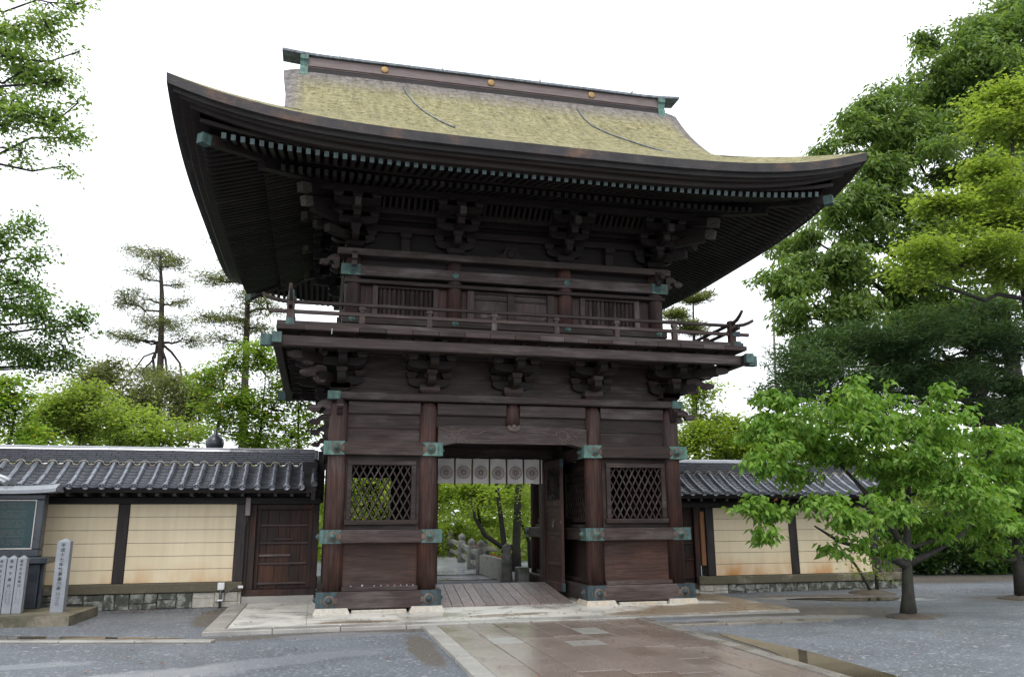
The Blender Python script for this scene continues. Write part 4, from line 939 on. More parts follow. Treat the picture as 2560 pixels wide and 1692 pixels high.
# --- eave edge: stepped thatch layers and boards, swept round the perimeter
def perim(e, n=40):
    """closed loop of (x, y) on the rectangle set in by e, n steps per side"""
    X, Y = HX-e, HY-e; pts = []
    cs = [(-X, -Y), (X, -Y), (X, Y), (-X, Y)]
    for k in range(4):
        a, b_ = cs[k], cs[(k+1) % 4]
        for i in range(n):
            t = i/n; pts.append((a[0]+(b_[0]-a[0])*t, YC+a[1]+(b_[1]-a[1])*t))
    return pts
def sweep_eave(name, profile, mats, mis=None, n=40, k=1.0, sides=None):
    m = MB(); N4 = 4*n; vs = []; fs = []
    for e, dz in profile:
        for (x, y) in perim(e, n):
            # lift follows the eave edge above this point
            vs.append((x, y, ZE+dz+k*lift(x*HX/(HX-e), YC+(y-YC)*HY/(HY-e))))
    for i in range(len(profile)-1):
        for j in range(N4):
            j2 = (j+1) % N4; m_ = mis[i] if mis else 0
            m.f.append((i*N4+j, (i+1)*N4+j, (i+1)*N4+j2, i*N4+j2)); m.m.append(m_); m.sm.append(False)
    m.v = vs
    return P(m, name, mats)
sweep_eave('thatch_edge', [(0, 0.0), (.012, -.165), (.10, -.175)], [thatch_edge])
sweep_eave('thatch_lower_layer', [(.085, -.165), (.10, -.245), (.18, -.25)], [wood_blk], k=.98)
sweep_eave('eave_board', [(.165, -.235), (.20, -.285), (.30, -.29), (.325, -.355), (.45, -.36), (.46, -.30)], [wood_dk], k=.95)
# --- flying rafters, base rafters and their boards
E0, E1, E2, E3 = .47, 1.50, 2.32, 3.02            # rafter tip, base-rafter tip, purlin, wall line
KH, KB = .62, .42                                # how much of the corner lift the two rows take
def zh(e): return 7.395+.30*(e-E0)               # underside of the flying rafters
def zb(e): return 7.545+.33*(e-E1)               # underside of the base rafters
def unit_rafter(mats, capped):
    m = MB(); w, h = .036, .092
    vs = [(i*w, y, z) for y in (0, 1) for i, z in ((-1, 0), (1, 0), (1, h), (-1, h))]
    m.add(vs, [(0,1,2,3)], 1 if capped else 0); m.f += [(7,6,5,4),(0,4,5,1),(1,5,6,2),(2,6,7,3),(3,7,4,0)]; m.m += [0]*5; m.sm += [False]*5
    return m.mesh('rafter', mats)
wood_raf = wood('wood_rafter', (.010,.007,.0065), (.024,.017,.015), 1, weather=(.060,.052,.043), wamt=.45)
raf_c = unit_rafter([wood_raf, cop_pale], True); raf_p = unit_rafter([wood_raf, wood_raf], False)
stuff_r = MB()
def put_rafter(lat, e0, e1, zf, kk, face, capped, as_part):
    """lat = coordinate along the eave; face: 'f','l','r','b'"""
    L = e1-e0
    lim = (HX if face in 'fb' else HY)-abs(lat)-.10
    if e1 > lim: e1 = lim; L = e1-e0
    if L < .12: return
    if face == 'f': p = (lat, YC-HY+e0); rz = 0
    elif face == 'b': p = (lat, YC+HY-e0); rz = math.pi
    elif face == 'l': p = (-HX+e0, YC+lat); rz = -math.pi/2
    else: p = (HX-e0, YC+lat); rz = math.pi/2
    def edge(e):
        t = lat/(HX if face in 'fb' else HY); return kk*.55*min(1, abs(t))**4*(1-.55*(e-E0)/2.6)
    za = zf(e0)+edge(e0); zz = zf(e1)+edge(e1); ang = math.atan2(zz-za, L); ln = math.hypot(L, zz-za)
    if as_part:
        link(raf_c if capped else raf_p, 'rafter', gate, (p[0], p[1], za), (ang, 0, rz), (1, ln, 1))
    else:
        Mx = Matrix.Translation((p[0], p[1], za)) @ Matrix.Rotation(rz, 4, 'Z') @ Matrix.Rotation(ang, 4, 'X')
        w, h = .036, .092
        vs = [tuple(Mx @ Vector((i*w, y*ln, z))) for y in (0, 1) for i, z in ((-1, 0), (1, 0), (1, h), (-1, h))]
        stuff_r.add(vs, [(0,1,2,3)], 1 if capped else 0); b0 = len(stuff_r.v)-8
        for f in [(7,6,5,4),(0,4,5,1),(1,5,6,2),(2,6,7,3),(3,7,4,0)]: stuff_r.f.append(tuple(i+b0 for i in f)); stuff_r.m.append(0); stuff_r.sm.append(False)
SPC = .1466
for face, half in (('f', 5.35), ('l', 4.40), ('r', 4.40), ('b', 5.35)):
    n_ = int(round(2*half/SPC))
    for k in range(n_+1):
        lat = -half+2*half*k/n_
        put_rafter(lat, E0, E1+.25, zh, KH, face, True, face in 'fl')
        put_rafter(lat, E1-.10, E3+.12, zb, KB, face, False, face in 'fl')
stuff_r.build('rafters', [wood_raf, cop_pale], gate, kind='stuff', label='rows of rafters under the right and rear eaves')
def soffit(name, e0, e1, zf, off, kk, mat_, n=30):
    m = MB(); N4 = 4*n; vs = []
    for e in (e0, e1):
        for (x, y) in perim(e, n):
            tx, ty = min(1, abs(x)/(HX-e)), min(1, abs(y-YC)/(HY-e))
            ln = kk*.55*(tx*ty)**4*(1-.55*(e-E0)/2.6); vs.append((x, y, zf(e)+off+ln))
    m.v = vs
    for j in range(N4):
        j2 = (j+1) % N4; m.f.append((j, j+N4, j2+N4, j2)); m.m.append(0); m.sm.append(False)
    return P(m, name, mat_)
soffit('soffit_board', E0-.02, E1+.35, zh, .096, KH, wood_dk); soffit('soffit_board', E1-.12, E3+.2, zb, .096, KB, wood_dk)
def eave_beam(name, e, zc, w, h, kk, mat_, n=24):
    m = MB(); N4 = 4*n; vs = []
    for de, dz in ((-w/2, 0), (-w/2, h), (w/2, h), (w/2, 0)):
        for (x, y) in perim(e+de, n):
            tx, ty = min(1, abs(x)/(HX-e-de)), min(1, abs(y-YC)/(HY-e-de)); vs.append((x, y, zc+dz+kk*.55*(tx*ty)**4*(1-.55*(e-E0)/2.6)))
    m.v = vs
    for r_ in range(4):
        for j in range(N4):
            j2 = (j+1) % N4; r2 = (r_+1) % 4; m.f.append((r_*N4+j, r_*N4+j2, r2*N4+j2, r2*N4+j)); m.m.append(0); m.sm.append(False)
    fix_me = m.mesh(name, mat_); fix_normals(fix_me); return link(fix_me, name, gate)
eave_beam('tie_batten', E0+.05, zh(E0)+.094, .12, .07, KH, wood_dk)
eave_beam('mid_batten', E1-.06, zb(E1)+.094, .13, .08, KB, wood_dk)
# hip rafters with copper ends
for s in (-1, 1):
    for fr in (-1, 1):
        def cpt(e, z): return (s*(HX-e), YC+fr*(HY-e), z)
        q = MB(); q.beam(cpt(E0+.02, zh(E0)+.17), cpt(E1+.2, zh(E1)+.12), .13, .17); hp = P(q, 'hip_rafter', wood_dk)
        q = MB(); q.beam(cpt(E0+.01, zh(E0)+.171), cpt(E0+.13, zh(E0)+.165), .134, .172); q.build('copper_cap', cop_mid, hp)
        q = MB(); q.beam(cpt(E1-.15, zb(E1)+.10), cpt(E3, zb(E3)+.02), .17, .24); P(q, 'hip_rafter', wood_dk)
# --- ridge
P(MB().box(-4.36, 4.36, YC-.20, YC+.20, 11.50, 11.728, .02), 'ridge_base', wood_blk)
rb_ = P(MB().box(-4.34, 4.34, YC-.19, YC+.19, 11.73, 12.012, .01), 'ridge_board', ridge_brown)
P(MB().box(-4.34, 4.34, YC-.215, YC+.215, 11.765, 11.80, .006), 'ridge_moulding', ridge_brown)
q = MB(); xs = np.linspace(-4.88, 4.88, 41)
sec = [(-.25, 0), (-.25, .055), (-.19, .085), (0, .11), (.19, .085), (.25, .055), (.25, 0)]
vs = []; fs = []
for x in xs:
    dz = .06*max(0, (abs(x)-3.9)/1.0)**1.6
    for u, w in sec: vs.append((x, YC+u, 12.015+dz+w))
n7 = len(sec)
for i in range(len(xs)-1):
    for k in range(n7):
        k2 = (k+1) % n7; fs.append((i*n7+k, i*n7+k2, (i+1)*n7+k2, (i+1)*n7+k))
fs += [tuple(range(n7))[::-1], tuple((len(xs)-1)*n7+k for k in range(n7))]
q.add(vs, fs); me = q.mesh('ridge_cap', cap_grey); fix_normals(me); link(me, 'ridge_cap', gate)
for k in range(4):
    MB().cbox(-3.6+k*2.4, YC, 12.07, .02, .51, .115, 0).build('cap_seam', cap_grey, rb_)
for x in (-2.56, -.02, 2.53):
    MB().lathe([(.088, 0), (.088, .02), (.075, .03), (.03, .035)], x, 11.905, 20, 0, 'y', YC-.19).build('gilded_medallion', gold, rb_)
for s in (-1, 1):
    q = MB(); X = s*4.38
    out = [(YC+s1*u, w) for s1, pts_ in ((-1, (0,1,2,3,4,5,6,7)), (1, (7,6,5,4,3,2,1,0))) for u, w in [[(.32,11.42),(.32,11.50),(.25,11.57),(.25,11.68),(.21,11.75),(.23,11.87),(.27,11.91),(.27,12.012)][i_] for i_ in pts_]]
    q.prism(out, 'x', X-.09, X+.09); me = q.mesh('ridge_end_board', cop_green); fix_normals(me); link(me, 'ridge_end_board', gate)
# --- lightning conductor cables lying on the thatch
for pts in ([(-2.14, 1.8), (-2.06, 1.4), (-1.97, 1.0), (-1.80, .5), (-1.54, -.1), (-1.2, -.8)], [(2.04, 1.8), (2.02, 1.3), (2.06, .85), (2.3, .35), (2.59, 0), (3.0, -.6), (3.6, -1.5)]):
    P3 = []
    for i in range(len(pts)-1):
        for t in (0, .33, .66):
            x = pts[i][0]+(pts[i+1][0]-pts[i][0])*t; y = pts[i][1]+(pts[i+1][1]-pts[i][1])*t; P3.append((x, y, prof(y+HY-YC)+.025))
    P(MB().tube(P3, .017, 5), 'conductor_cable', cap_grey)
# ------------------------------------------------------------------ curtain in the doorway
nor = thing('door_curtain', 'white short curtain with round flower crests hanging in the gateway', 'curtain', (0, 2.12, 0))
def crest(cx, cz, y):
    m = MB(); r = .125
    def flat(pts, w):
        for i in range(len(pts)-1):
            a, b_ = Vector(pts[i]), Vector(pts[i+1]); d_ = (b_-a); n_ = Vector((-d_.y, d_.x)).normalized()*w/2
            m.add([(cx+p.x, y, cz+p.y) for p in (a-n_, b_-n_, b_+n_, a+n_)], [(0, 1, 2, 3)])
    for k in range(16):
        t0 = 2*math.pi*k/16; t1 = t0+2*math.pi/16; tm = (t0+t1)/2
        flat([(.03*math.cos(t0), .03*math.sin(t0)), (r*math.cos(t0), r*math.sin(t0))], .011)
        flat([(r*math.cos(t0), r*math.sin(t0)), (r*1.09*math.cos(tm), r*1.09*math.sin(tm)), (r*math.cos(t1), r*math.sin(t1))], .013)
    flat([(.03*math.cos(t), .03*math.sin(t)) for t in np.linspace(0, 6.283, 13)], .012)
    return m
pw = .378; edges = [1.09-k*pw for k in range(8)]
for i in range(6):
    xr, xl = edges[i]-.018, edges[i+1]+.018
    m_ = MB(); NXp, NZp = 8, 7; vs = []
    for a in range(NXp+1):
        for c_ in range(NZp+1):
            x = xl+(xr-xl)*a/NXp; z = 2.92-.525*c_/NZp; vs.append((x+.004*math.sin(c_*.9+i*2.1), .022*math.sin(a*1.1+i*1.7)*c_/NZp+.010*math.sin(a*.8+c_+i), z+.006*math.sin(a*.7+i*2.3)*(c_ == NZp)))
    for a in range(NXp):
        for c_ in range(NZp):
            q = a*(NZp+1)+c_; m_.f.append((q, q+1, q+NZp+2, q+NZp+1)); m_.m.append(0); m_.sm.append(True)
    m_.v = vs; pn = m_.build('curtain_panel', cloth_w, nor)
    crest((xl+xr)/2+rng.uniform(-.006, .006), 2.62+rng.uniform(-.008, .008), -.036).build('flower_crest', crest_m, pn)
    MB().box(edges[i]-.018, edges[i]+.018, -.008, .004, 2.36-.0, 2.92, 0).build('ribbon', ribbon_m, nor)
MB().box(1.11, 1.135, -.004, .004, 2.395, 2.92, 0).build('curtain_panel', cloth_w, nor)
MB().tube([(-1.25, 0, 2.925), (1.14, 0, 2.925)], .012, 6).build('curtain_rod', wood_dk, nor)
# ------------------------------------------------------------------ pebbles on the sill
for i, x in enumerate([-2.98, -2.78, -2.57, -2.45, -2.33, -2.21, -2.10, -1.99, -1.88]):
    q = MB(); big = 1.6 if i == 1 else 1; q.lathe([(.012*big, 0), (.015*big, .009*big), (.011*big, .020*big), (.004, .025*big)], 0, 0, 7)
    o = q.build('white_pebble', granite); o.location = (x, .06, .485)
    tag(o, ['leftmost small white pebble on the sill under the left lattice', 'largest white pebble on the sill under the left lattice', 'small white pebble next right of the largest one on the sill', 'second small white pebble right of the largest one', 'third small white pebble right of the largest one', 'fourth small white pebble right of the largest one', 'third small white pebble from the right end of the sill', 'second small white pebble from the right end of the sill', 'rightmost small white pebble on the sill under the left lattice'][i], 'pebble', 'pebbles on the gate sill')
# ================================================================== side walls with tiled roofs
def pan_tile_mesh():
    m = MB(); n = 6; w = .125; vs = []
    for y, dz in ((0, 0), (.17, .0)):
        for k in range(n+1):
            u = -w+2*w*k/n; vs.append((u, y, .03*(u/w)**2+dz))
    for y in (0, .17):
        for k in range(n+1):
            u = -w+2*w*k/n; vs.append((u, y, .03*(u/w)**2-.014))
    N = n+1; fs = []
    for k in range(n): fs += [(k, k+1, N+k+1, N+k), (2*N+k+1, 2*N+k, k, k+1)[::-1]]
    m.add(vs, fs, 0, False); return m.mesh('pan_tile', tile)
def cover_tile_mesh(end):
    m = MB(); n = 8; r = .056; L = .245; vs = []; fs = []
    for y, rr in ((0, r), (L, r*.93)):
        for k in range(n+1):
            t = math.pi*k/n; vs.append((rr*math.cos(t), y, rr*math.sin(t)))
    N = n+1
    for k in range(n): fs.append((k, k+1, N+k+1, N+k))
    m.add(vs, fs, 0, True)
    m.add([(r*math.cos(math.pi*k/n), 0, r*math.sin(math.pi*k/n)) for k in range(n+1)], [tuple(range(n+1))], 0)
    if end:
        m.lathe([(.066, -.004), (.066, .018), (.05, .022), (.046, .012), (.012, .012), (.008, .02)], 0, .0, 14, 0, 'y', 0)
    return m.mesh('cover_tile', tile_round)
pan_me, cov_me, cov_end_me = pan_tile_mesh(), cover_tile_mesh(False), cover_tile_mesh(True)
def ridge_me(l, w, h): return MB().box(0, l, -w/2, w/2, 0, h, .005).mesh('ridge_tile', tile)
noshi_me = ridge_me(.275, .40, .036)
q = MB(); vs = []; n = 8
for x in (0, .285):
    for k in range(n+1):
        t = math.pi*k/n; vs.append((x, .14*math.cos(t), .085*math.sin(t)))
q.add(vs, [(k, k+1, n+2+k, n+1+k) for k in range(n)], 0, True)
cap_me = q.mesh('ridge_cap_tile', tile_pale); fix_normals(cap_me)
def tiled_roof(root, x0, x1, yf, yr, ze, zr, sag=.05, phase=0.0, skip=None, rear=True):
    """front slope from eave (yf, ze) to just under the ridge (yr, zr)"""
    sp = .278; n_ = int((x1-x0)/sp)
    def zz(t): return ze+(zr-ze)*t-sag*4*t*(1-t)*.8
    L = yr-yf; NC, NPn = 4, 8
    for i in range(n_+1):
        x = x1-phase-i*sp
        if x < x0: break
        for k in range(NC):
            t0, t1 = k/NC, (k+1)/NC; ya = yf+L*t0; za = zz(t0); a = math.atan2(zz(t1)-za, L/NC); ln = math.hypot(L/NC, zz(t1)-za)
            if skip and skip(x, ya): continue
            link(cov_end_me if k == 0 else cov_me, 'cover_tile', root, (x+rng.uniform(-.004, .004), ya, za+.035+rng.uniform(-.003, .003)), (a, 0, rng.uniform(-.01, .01)), (1, ln/.245*1.03, 1))
        xm = x+sp/2
        if xm > x1+.05: continue
        for k in range(NPn):
            t0, t1 = k/NPn, (k+1)/NPn; ya = yf-.025+L*t0; za = zz(t0); a = math.atan2(zz(t1)-za, L/NPn)-.09
            if skip and skip(xm, ya): continue
            link(pan_me, 'pan_tile', root, (xm, ya, za+.012+rng.uniform(-.0015, .0015)), (a+.035, 0, rng.uniform(-.006, .006)))
    # mortar scallops under the ridge
    m = MB()
    for i in range(n_+1):
        x = x1-phase-i*sp
        if x < x0: break
        m.tube([(x+.085*math.cos(t), yr-.03, zr+.02+.075*math.sin(t)) for t in np.linspace(0, math.pi, 6)], .010, 4)
        m.tube([(x+.085, yr-.03, zr+.02), (x+.14, yr-.03, zr+.005), (x+sp-.085, yr-.03, zr+.02)], .010, 4)
    m.build('mortar_line', mortar, root)
    # sheathing below the tiles, and a plain rear slope
    m = MB(); pts = []
    for k in range(9): pts.append((yf+.01+L*k/8, zz(k/8)-.004))
    m.prism(pts+[(yr+.15, zr-.06), (yf+.06, ze-.06)], 'x', x0, x1+.02); m.build('roof_sheathing', wood_blk, root)
    if rear:
        m = MB(); yc = yr+.2; m.prism([(yc, zr), (yc+.2+L, ze), (yc+.2+L, ze-.06), (yc, zr-.08)], 'x', x0, x1); m.build('rear_slope', tile, root)
def wall_ridge(root, x0, x1, y, z, courses=5):
    for c_ in range(courses):
        x = x0-rng.uniform(0, .14)
        w_ = 1.0-.03*c_
        while x < x1-.03:
            l = min(.275, x1-x); link(noshi_me, 'ridge_tile', root, (x, y, z+.041*c_), None, (l/.275, w_, 1.0)); x += .277
    x = x0
    while x < x1-.05:
        l = min(.285, x1-x); link(cap_me, 'ridge_cap_tile', root, (x, y, z+.041*courses-.006+rng.uniform(-.003, .003)), (0, 0, rng.uniform(-.012, .012)), (l/.285*1.02, 1.2, 1)); x += .285
    MB().tube([(x0, y-.215, z-.012), (x1, y-.215, z-.012)], .024, 6).build('ridge_roll', tile, root)
def cream_panel(root, x0, x1, yf, z0, z1, seams=5):
    """rammed wall face in courses with grooves between"""
    h = (z1-z0)/(seams+1)
    for k in range(seams+1):
        MB().box(x0, x1, yf+.0015*(k % 2), yf+.35, z0+k*h+.004, z0+(k+1)*h-.004, .004).build('plaster_course', cream, root)
    MB().box(x0+.01, x1-.01, yf+.012, yf+.34, z0, z1, 0).build('wall_core', ink_faint, root)
def base_stones(root, x0, x1, yf, z0, z1, pale_from=None, pale_to=None):
    """rubble base in two courses of irregular stones"""
    r_ = np.random.default_rng(int(abs(x0)*10)); x = x0
    while x < x1-.04:
        w = min(r_.uniform(.20, .55), x1-x); h = z1-z0; cut = [0, r_.uniform(.35, .65), 1] if r_.random() < .72 else [0, 1]
        for k in range(len(cut)-1):
            sub_ = [0, r_.uniform(.35, .65), 1] if (w > .42 and r_.random() < .6) else [0, 1]
            for q in range(len(sub_)-1):
                a, b_ = x+w*sub_[q], x+w*sub_[q+1]; za, zb = z0+h*cut[k], z0+h*cut[k+1]; jy = r_.uniform(-.018, .018); m = MB(); t = [r_.uniform(.002, .02) for _ in range(8)]
                vs = [(a+t[0], yf+jy, za+t[1]), (b_-t[2], yf+jy, za+t[3]), (b_-t[4], yf+jy+r_.uniform(-.01, .01), zb-t[5]*.6), (a+t[6], yf+jy, zb-t[7]*.6)]; bk = [(a, yf+.03, za), (b_, yf+.03, za), (b_, yf+.03, zb), (a, yf+.03, zb)]
                m.add(vs+bk+[(p[0], yf+.3, p[2]) for p in bk], [(0,1,2,3), (0,4,5,1), (1,5,6,2), (2,6,7,3), (3,7,4,0), (8,11,10,9), (4,8,9,5), (5,9,10,6), (6,10,11,7), (7,11,8,4)])
                pale = pale_from is not None and pale_from < (a+b_)/2 < pale_to
                m.build('base_stone', rubble_pale if pale else rubble_m, root)
        x += w
YW = 2.30
lw = thing('side_wall', 'long cream plaster wall with grey tile roof left of the gate', 'wall', (0, 0, 0))
base_stones(lw, -9.9, -5.0, YW-.07, 0, .285, -5.75, -5.0)
MB().box(-9.9, -4.98, YW-.10, YW+.40, .29, .475, .02).build('coping_stone', coping_m, lw)
for a, b_ in ((-9.8, -7.38), (-7.17, -5.19)): cream_panel(lw, a, b_, YW, .477, 1.97)
for xp in (-7.275, -5.09, -9.88): MB().box(xp-.10, xp+.10, YW-.035, YW+.30, .477, 1.97, .01).build('wall_post', wood_post, lw)
MB().box(-9.9, -3.55, YW-.06, YW+.35, 1.971, 2.10, .01).build('wall_plate', wood_blk, lw)
for k in range(20):
    x = -9.7+k*.31; MB().box(x-.03, x+.03, YW-.62, YW+.2, 2.105, 2.165, 0).build('wall_rafter', wood_blk, lw)
MB().box(-9.9, -3.66, YW-.66, YW-.58, 2.17, 2.205, 0).build('eave_batten', wood_dk, lw); MB().box(-9.9, -3.55, YW+.02, YW+.30, 2.102, 2.62, 0).build('eave_filling', wood_blk, lw)
def val_skip(x, y):       # the inner corner at the far left: tiles stop at the valley
    return x < -9.0 and y < 1.52+(-9.0-x)*1.1
tiled_roof(lw, -9.95, -3.92, 1.56, 2.40, 2.245, 2.72, phase=.02, skip=val_skip)
wall_ridge(lw, -10.0, -3.70, 2.62, 2.79, 6)
# end board and end tiles next to the gate
m = MB(); m.prism([(1.50, 2.22), (1.53, 2.36), (2.45, 2.86), (2.45, 2.78), (1.56, 2.20)], 'x', -3.73, -3.66); m.build('roof_end_board', tile, lw)
MB().tube([(-3.70, 1.52, 2.33), (-3.70, 2.0, 2.55), (-3.70, 2.45, 2.84)], .07, 8).build('end_tile', tile, lw)
MB().box(-3.75, -3.66, 1.50, 1.60, 2.02, 2.30, .01).build('hanging_board', wood_dk, lw)
MB().box(-3.735, -3.655, 2.44, 2.80, 2.775, 3.08, .02).build('ridge_end_tile', tile, lw)
MB().box(-3.652, -3.50, 2.46, 2.70, 2.0, 3.06, 0).build('end_filling', wood_blk, lw); MB().box(-3.95, -3.655, 2.10, 2.44, 2.2, 2.80, 0).build('end_filling', wood_blk, lw); MB().box(-3.90, -3.655, 1.70, 2.098, 2.2, 2.46, 0).build('end_filling', wood_blk, lw)
# sloping hip tiles and return slope at the far left corner
m = MB(); m.tube([(-10.1, 2.35, 2.78), (-9.6, 1.95, 2.55), (-9.05, 1.50, 2.36)], .055, 8); m.build('valley_tile', tile_pale, lw)
m = MB(); m.tube([(-10.1, 2.20, 2.74), (-9.6, 1.80, 2.50), (-9.10, 1.42, 2.32)], .05, 8); m.build('valley_tile', tile_pale, lw)
for k in range(4):
    y = 1.25-k*.29; m = MB(); m.tube([(-10.1, y, 2.62), (-9.55, y, 2.42), (-9.25, y, 2.32)], .06, 8); m.build('cover_tile', tile, lw)
m = MB(); m.add([(-10.4, 2.3, 2.70), (-9.2, 1.45, 2.24), (-9.2, -.2, 2.24), (-10.4, -.2, 2.70)], [(0, 1, 2, 3)]); m.build('return_slope', tile, lw)
MB().box(-10.2, -9.9, -.2, 2.2, .0, 2.2, 0).build('return_wall', cream, lw)
# side door beside the gate
MB().box(-4.93, -4.80, YW+.03, YW+.28, .20, 1.97, .01).build('door_post', wood_sdoor, lw); MB().box(-3.70, -3.57, YW+.03, YW+.28, .20, 1.97, .01).build('door_post', wood_sdoor, lw)
MB().box(-4.798, -3.702, YW+.05, YW+.25, 1.86, 1.97, .01).build('door_lintel', wood_sdoor, lw)
for k in range(5):
    x0 = -4.798+k*.219; MB().box(x0+.002, x0+.217, YW+.13+.002*(k % 2), YW+.17, .315, 1.86, .003).build('door_plank', wood_sdoor, lw)
MB().box(-4.40, -4.13, YW+.122, YW+.131, .44, 1.26, .003).build('reddish_board', wood_sdred, lw); MB().box(-4.70, -4.42, YW+.122, YW+.131, .44, .80, .003).build('reddish_board', wood_sdred, lw)
MB().box(-4.80, -3.70, YW+.18, YW+.22, .315, 1.86, 0).build('door_backing', wood_blk, lw)
MB().box(-4.99, -4.932, YW+.02, YW+.2, .20, 1.97, 0).build('door_side_board', wood_sdoor, lw)
MB().box(-4.80, -4.72, YW+.10, YW+.129, .315, 1.86, .005).build('door_stile', wood_sdoor, lw); MB().box(-3.78, -3.70, YW+.10, YW+.129, .315, 1.86, .005).build('door_stile', wood_sdoor, lw)
for z, a, b_ in ((1.55, -4.72, -3.78), (1.20, -4.72, -3.78), (.96, -4.72, -4.1), (.80, -4.72, -3.78), (.42, -4.72, -3.78)):
    MB().box(a+.001, b_-.001, YW+.09, YW+.128, z-.022, z+.022, .006).build('door_rail', wood_gx, lw)
MB().box(-4.46, -4.06, YW+.085, YW+.128, 1.26, 1.295, .004).build('door_bar', wood_gx, lw)
MB().box(-4.93, -3.57, YW-.02, YW+.28, .19, .312, .01).build('door_sill', wood_sdoor, lw)
MB().box(-5.0, -3.60, YW-.02, YW+.5, 0, .188, .015).build('door_step', kerb_m, lw)
# conduit and boxes on the wall
jb = thing('junction_box', 'small white junction box with a dark pipe on the wall coping', 'electric box', (-5.37, YW-.12, .30))
MB().box(-.065, .065, -.045, .019, .03, .17, .012).build('box_cover', plastic_w, jb)
m = MB(); m.tube([(0, -.02, .03), (0, -.02, -.30)], .022, 8); m.tube([(.05, -.03, .06), (.12, -.05, -.02), (.22, -.03, .06), (.40, .0, .08)], .014, 6); m.build('conduit', pipe_m, jb)
MB().cbox(0, -.035, -.16, .10, .02, .03, .004).build('pipe_clamp', plastic_w, jb); MB().cbox(.36, -.01, .08, .10, .03, .05, .004).build('pipe_clamp', plastic_w, jb)
mb_ = thing('meter_box', 'pinkish grey cable box high on the post beside the left side door', 'electric box', (-4.97, YW-.06, 1.74))
MB().box(-.05, .05, -.05, .024, 0, .36, .01).build('box_cover', pinkgrey, mb_)
MB().tube([(0, 0, 0), (-.01, .01, -.12), (-.05, .02, -.22), (-.05, .03, -.9), (-.03, .03, -1.45)], .009, 5).build('cable', pipe_m, mb_)
# right wall
rw = thing('side_wall', 'cream plaster wall with tiled roof right of the gate behind the cherry', 'wall', (0, 0, 0))
YR = 2.30
base_stones(rw, 4.80, 10.3, YR-.07, -.10, .185, 4.8, 5.5)
MB().box(4.78, 10.3, YR-.10, YR+.40, .19, .372, .02).build('coping_stone', coping_m, rw)
for a, b_ in ((5.25, 7.18), (7.36, 9.32)): cream_panel(rw, a, b_, YR, .375, 1.88)
for xp in (5.14, 7.27, 9.42): MB().box(xp-.10, xp+.10, YR-.035, YR+.30, .375, 1.88, .01).build('wall_post', wood_post, rw)
MB().box(4.92, 5.03, YR-.0, YR+.2, .60, 1.80, .01).build('door_jamb_board', wood_orange, rw)
MB().box(3.57, 9.6, YR-.06, YR+.35, 1.881, 2.01, .01).build('wall_plate', wood_blk, rw)
for k in range(20):
    x = 3.75+k*.31; MB().box(x-.03, x+.03, YR-.62, YR+.2, 2.015, 2.075, 0).build('wall_rafter', wood_blk, rw)
MB().box(3.66, 9.7, YR-.66, YR-.58, 2.08, 2.115, 0).build('eave_batten', wood_dk, rw); MB().box(3.57, 9.7, YR+.02, YR+.30, 2.012, 2.52, 0).build('eave_filling', wood_blk, rw)
tiled_roof(rw, 3.75, 9.75, 1.56, 2.40, 2.155, 2.62, phase=.05)
wall_ridge(rw, 3.68, 9.85, 2.62, 2.68, 6)
MB().box(3.57, 3.70, YR+.03, YR+.28, .10, 1.88, .01).build('door_post', wood_sdoor, rw); MB().box(4.78, 4.90, YR+.03, YR+.28, .10, 1.88, .01).build('door_post', wood_sdoor, rw)
for k in range(5):
    x0 = 3.702+k*.2155; MB().box(x0+.002, x0+.213, YR+.13+.002*(k % 2), YR+.17, .22, 1.88, .003).build('door_plank', wood_sdoor, rw)
MB().box(3.70, 4.78, YR+.18, YR+.22, .22, 1.88, 0).build('door_backing', wood_blk, rw)
for z in (1.45, 1.10, .74, .34): MB().box(3.71, 4.77, YR+.09, YR+.128, z-.022, z+.022, .006).build('door_rail', wood_sdoor, rw)
MB().box(3.57, 4.9, YR-.02, YR+.28, .10, .218, .01).build('door_sill', wood_sdoor, rw); MB().box(3.60, 4.79, YR-.04, YR+.5, -.05, .098, .015).build('door_step', kerb_m, rw)
for k in range(4): MB().box(9.56+k*.18, 9.72+k*.18, YR+.02, YR+.06, .374, .72, .004).build('fence_board', wood_gz, rw)
MB().box(9.54, 10.28, YR+.061, YR+.10, .60, .66, .004).build('fence_rail', wood_gz, rw)
# ================================================================== paving
def sheet(name, pts, z, m_):
    m = MB(); m.add([(x, y, z) for x, y in pts], [tuple(range(len(pts)))]); o = m.build(name, m_); me = o.data
    fix_normals(me)
    if me.polygons and me.polygons[0].normal.z < 0: me.flip_normals()
    return struct(o)
# granite apron round the gate, in slabs with an edge kerb
ap = struct(MB().box(-5.05, 4.8, -1.62, 2.30, .0, .03, 0).build('apron', kerb_m))
xs_ = [-4.86, -3.7, -2.45, -1.2, .05, 1.35, 2.6, 3.85, 4.8]; ys_ = [-1.60, -.75, .25, 1.3, 2.28]
for i in range(len(xs_)-1):
    for j in range(len(ys_)-1):
        o_x = .25*((j % 2)*2-1) if 0 < i < len(xs_)-2 else 0
        MB().box(xs_[i]+.0025+(o_x if i > 0 else 0)*(i > 1), xs_[i+1]-.0025+(.25*((j % 2)*2-1) if 0 < i+1 < len(xs_)-2 and i+1 > 1 else 0), ys_[j]+.0025, ys_[j+1]-.0025, .031, .052+rng.uniform(-.0015, .0015), .003).build('paving_slab', apron_m, ap)
for k in range(7):
    x0 = -5.17+k*.99
    if x0 > 1.5: break
    MB().box(x0+.003, min(x0+.987, 1.70), -1.96, -1.625, -.02, .058, .01).build('edge_kerb', kerb_m, ap)
for k in range(4): MB().box(-5.17, -4.87, -1.62+k*.98, -.646+k*.98, -.02, .058, .01).build('edge_kerb', kerb_m, ap)
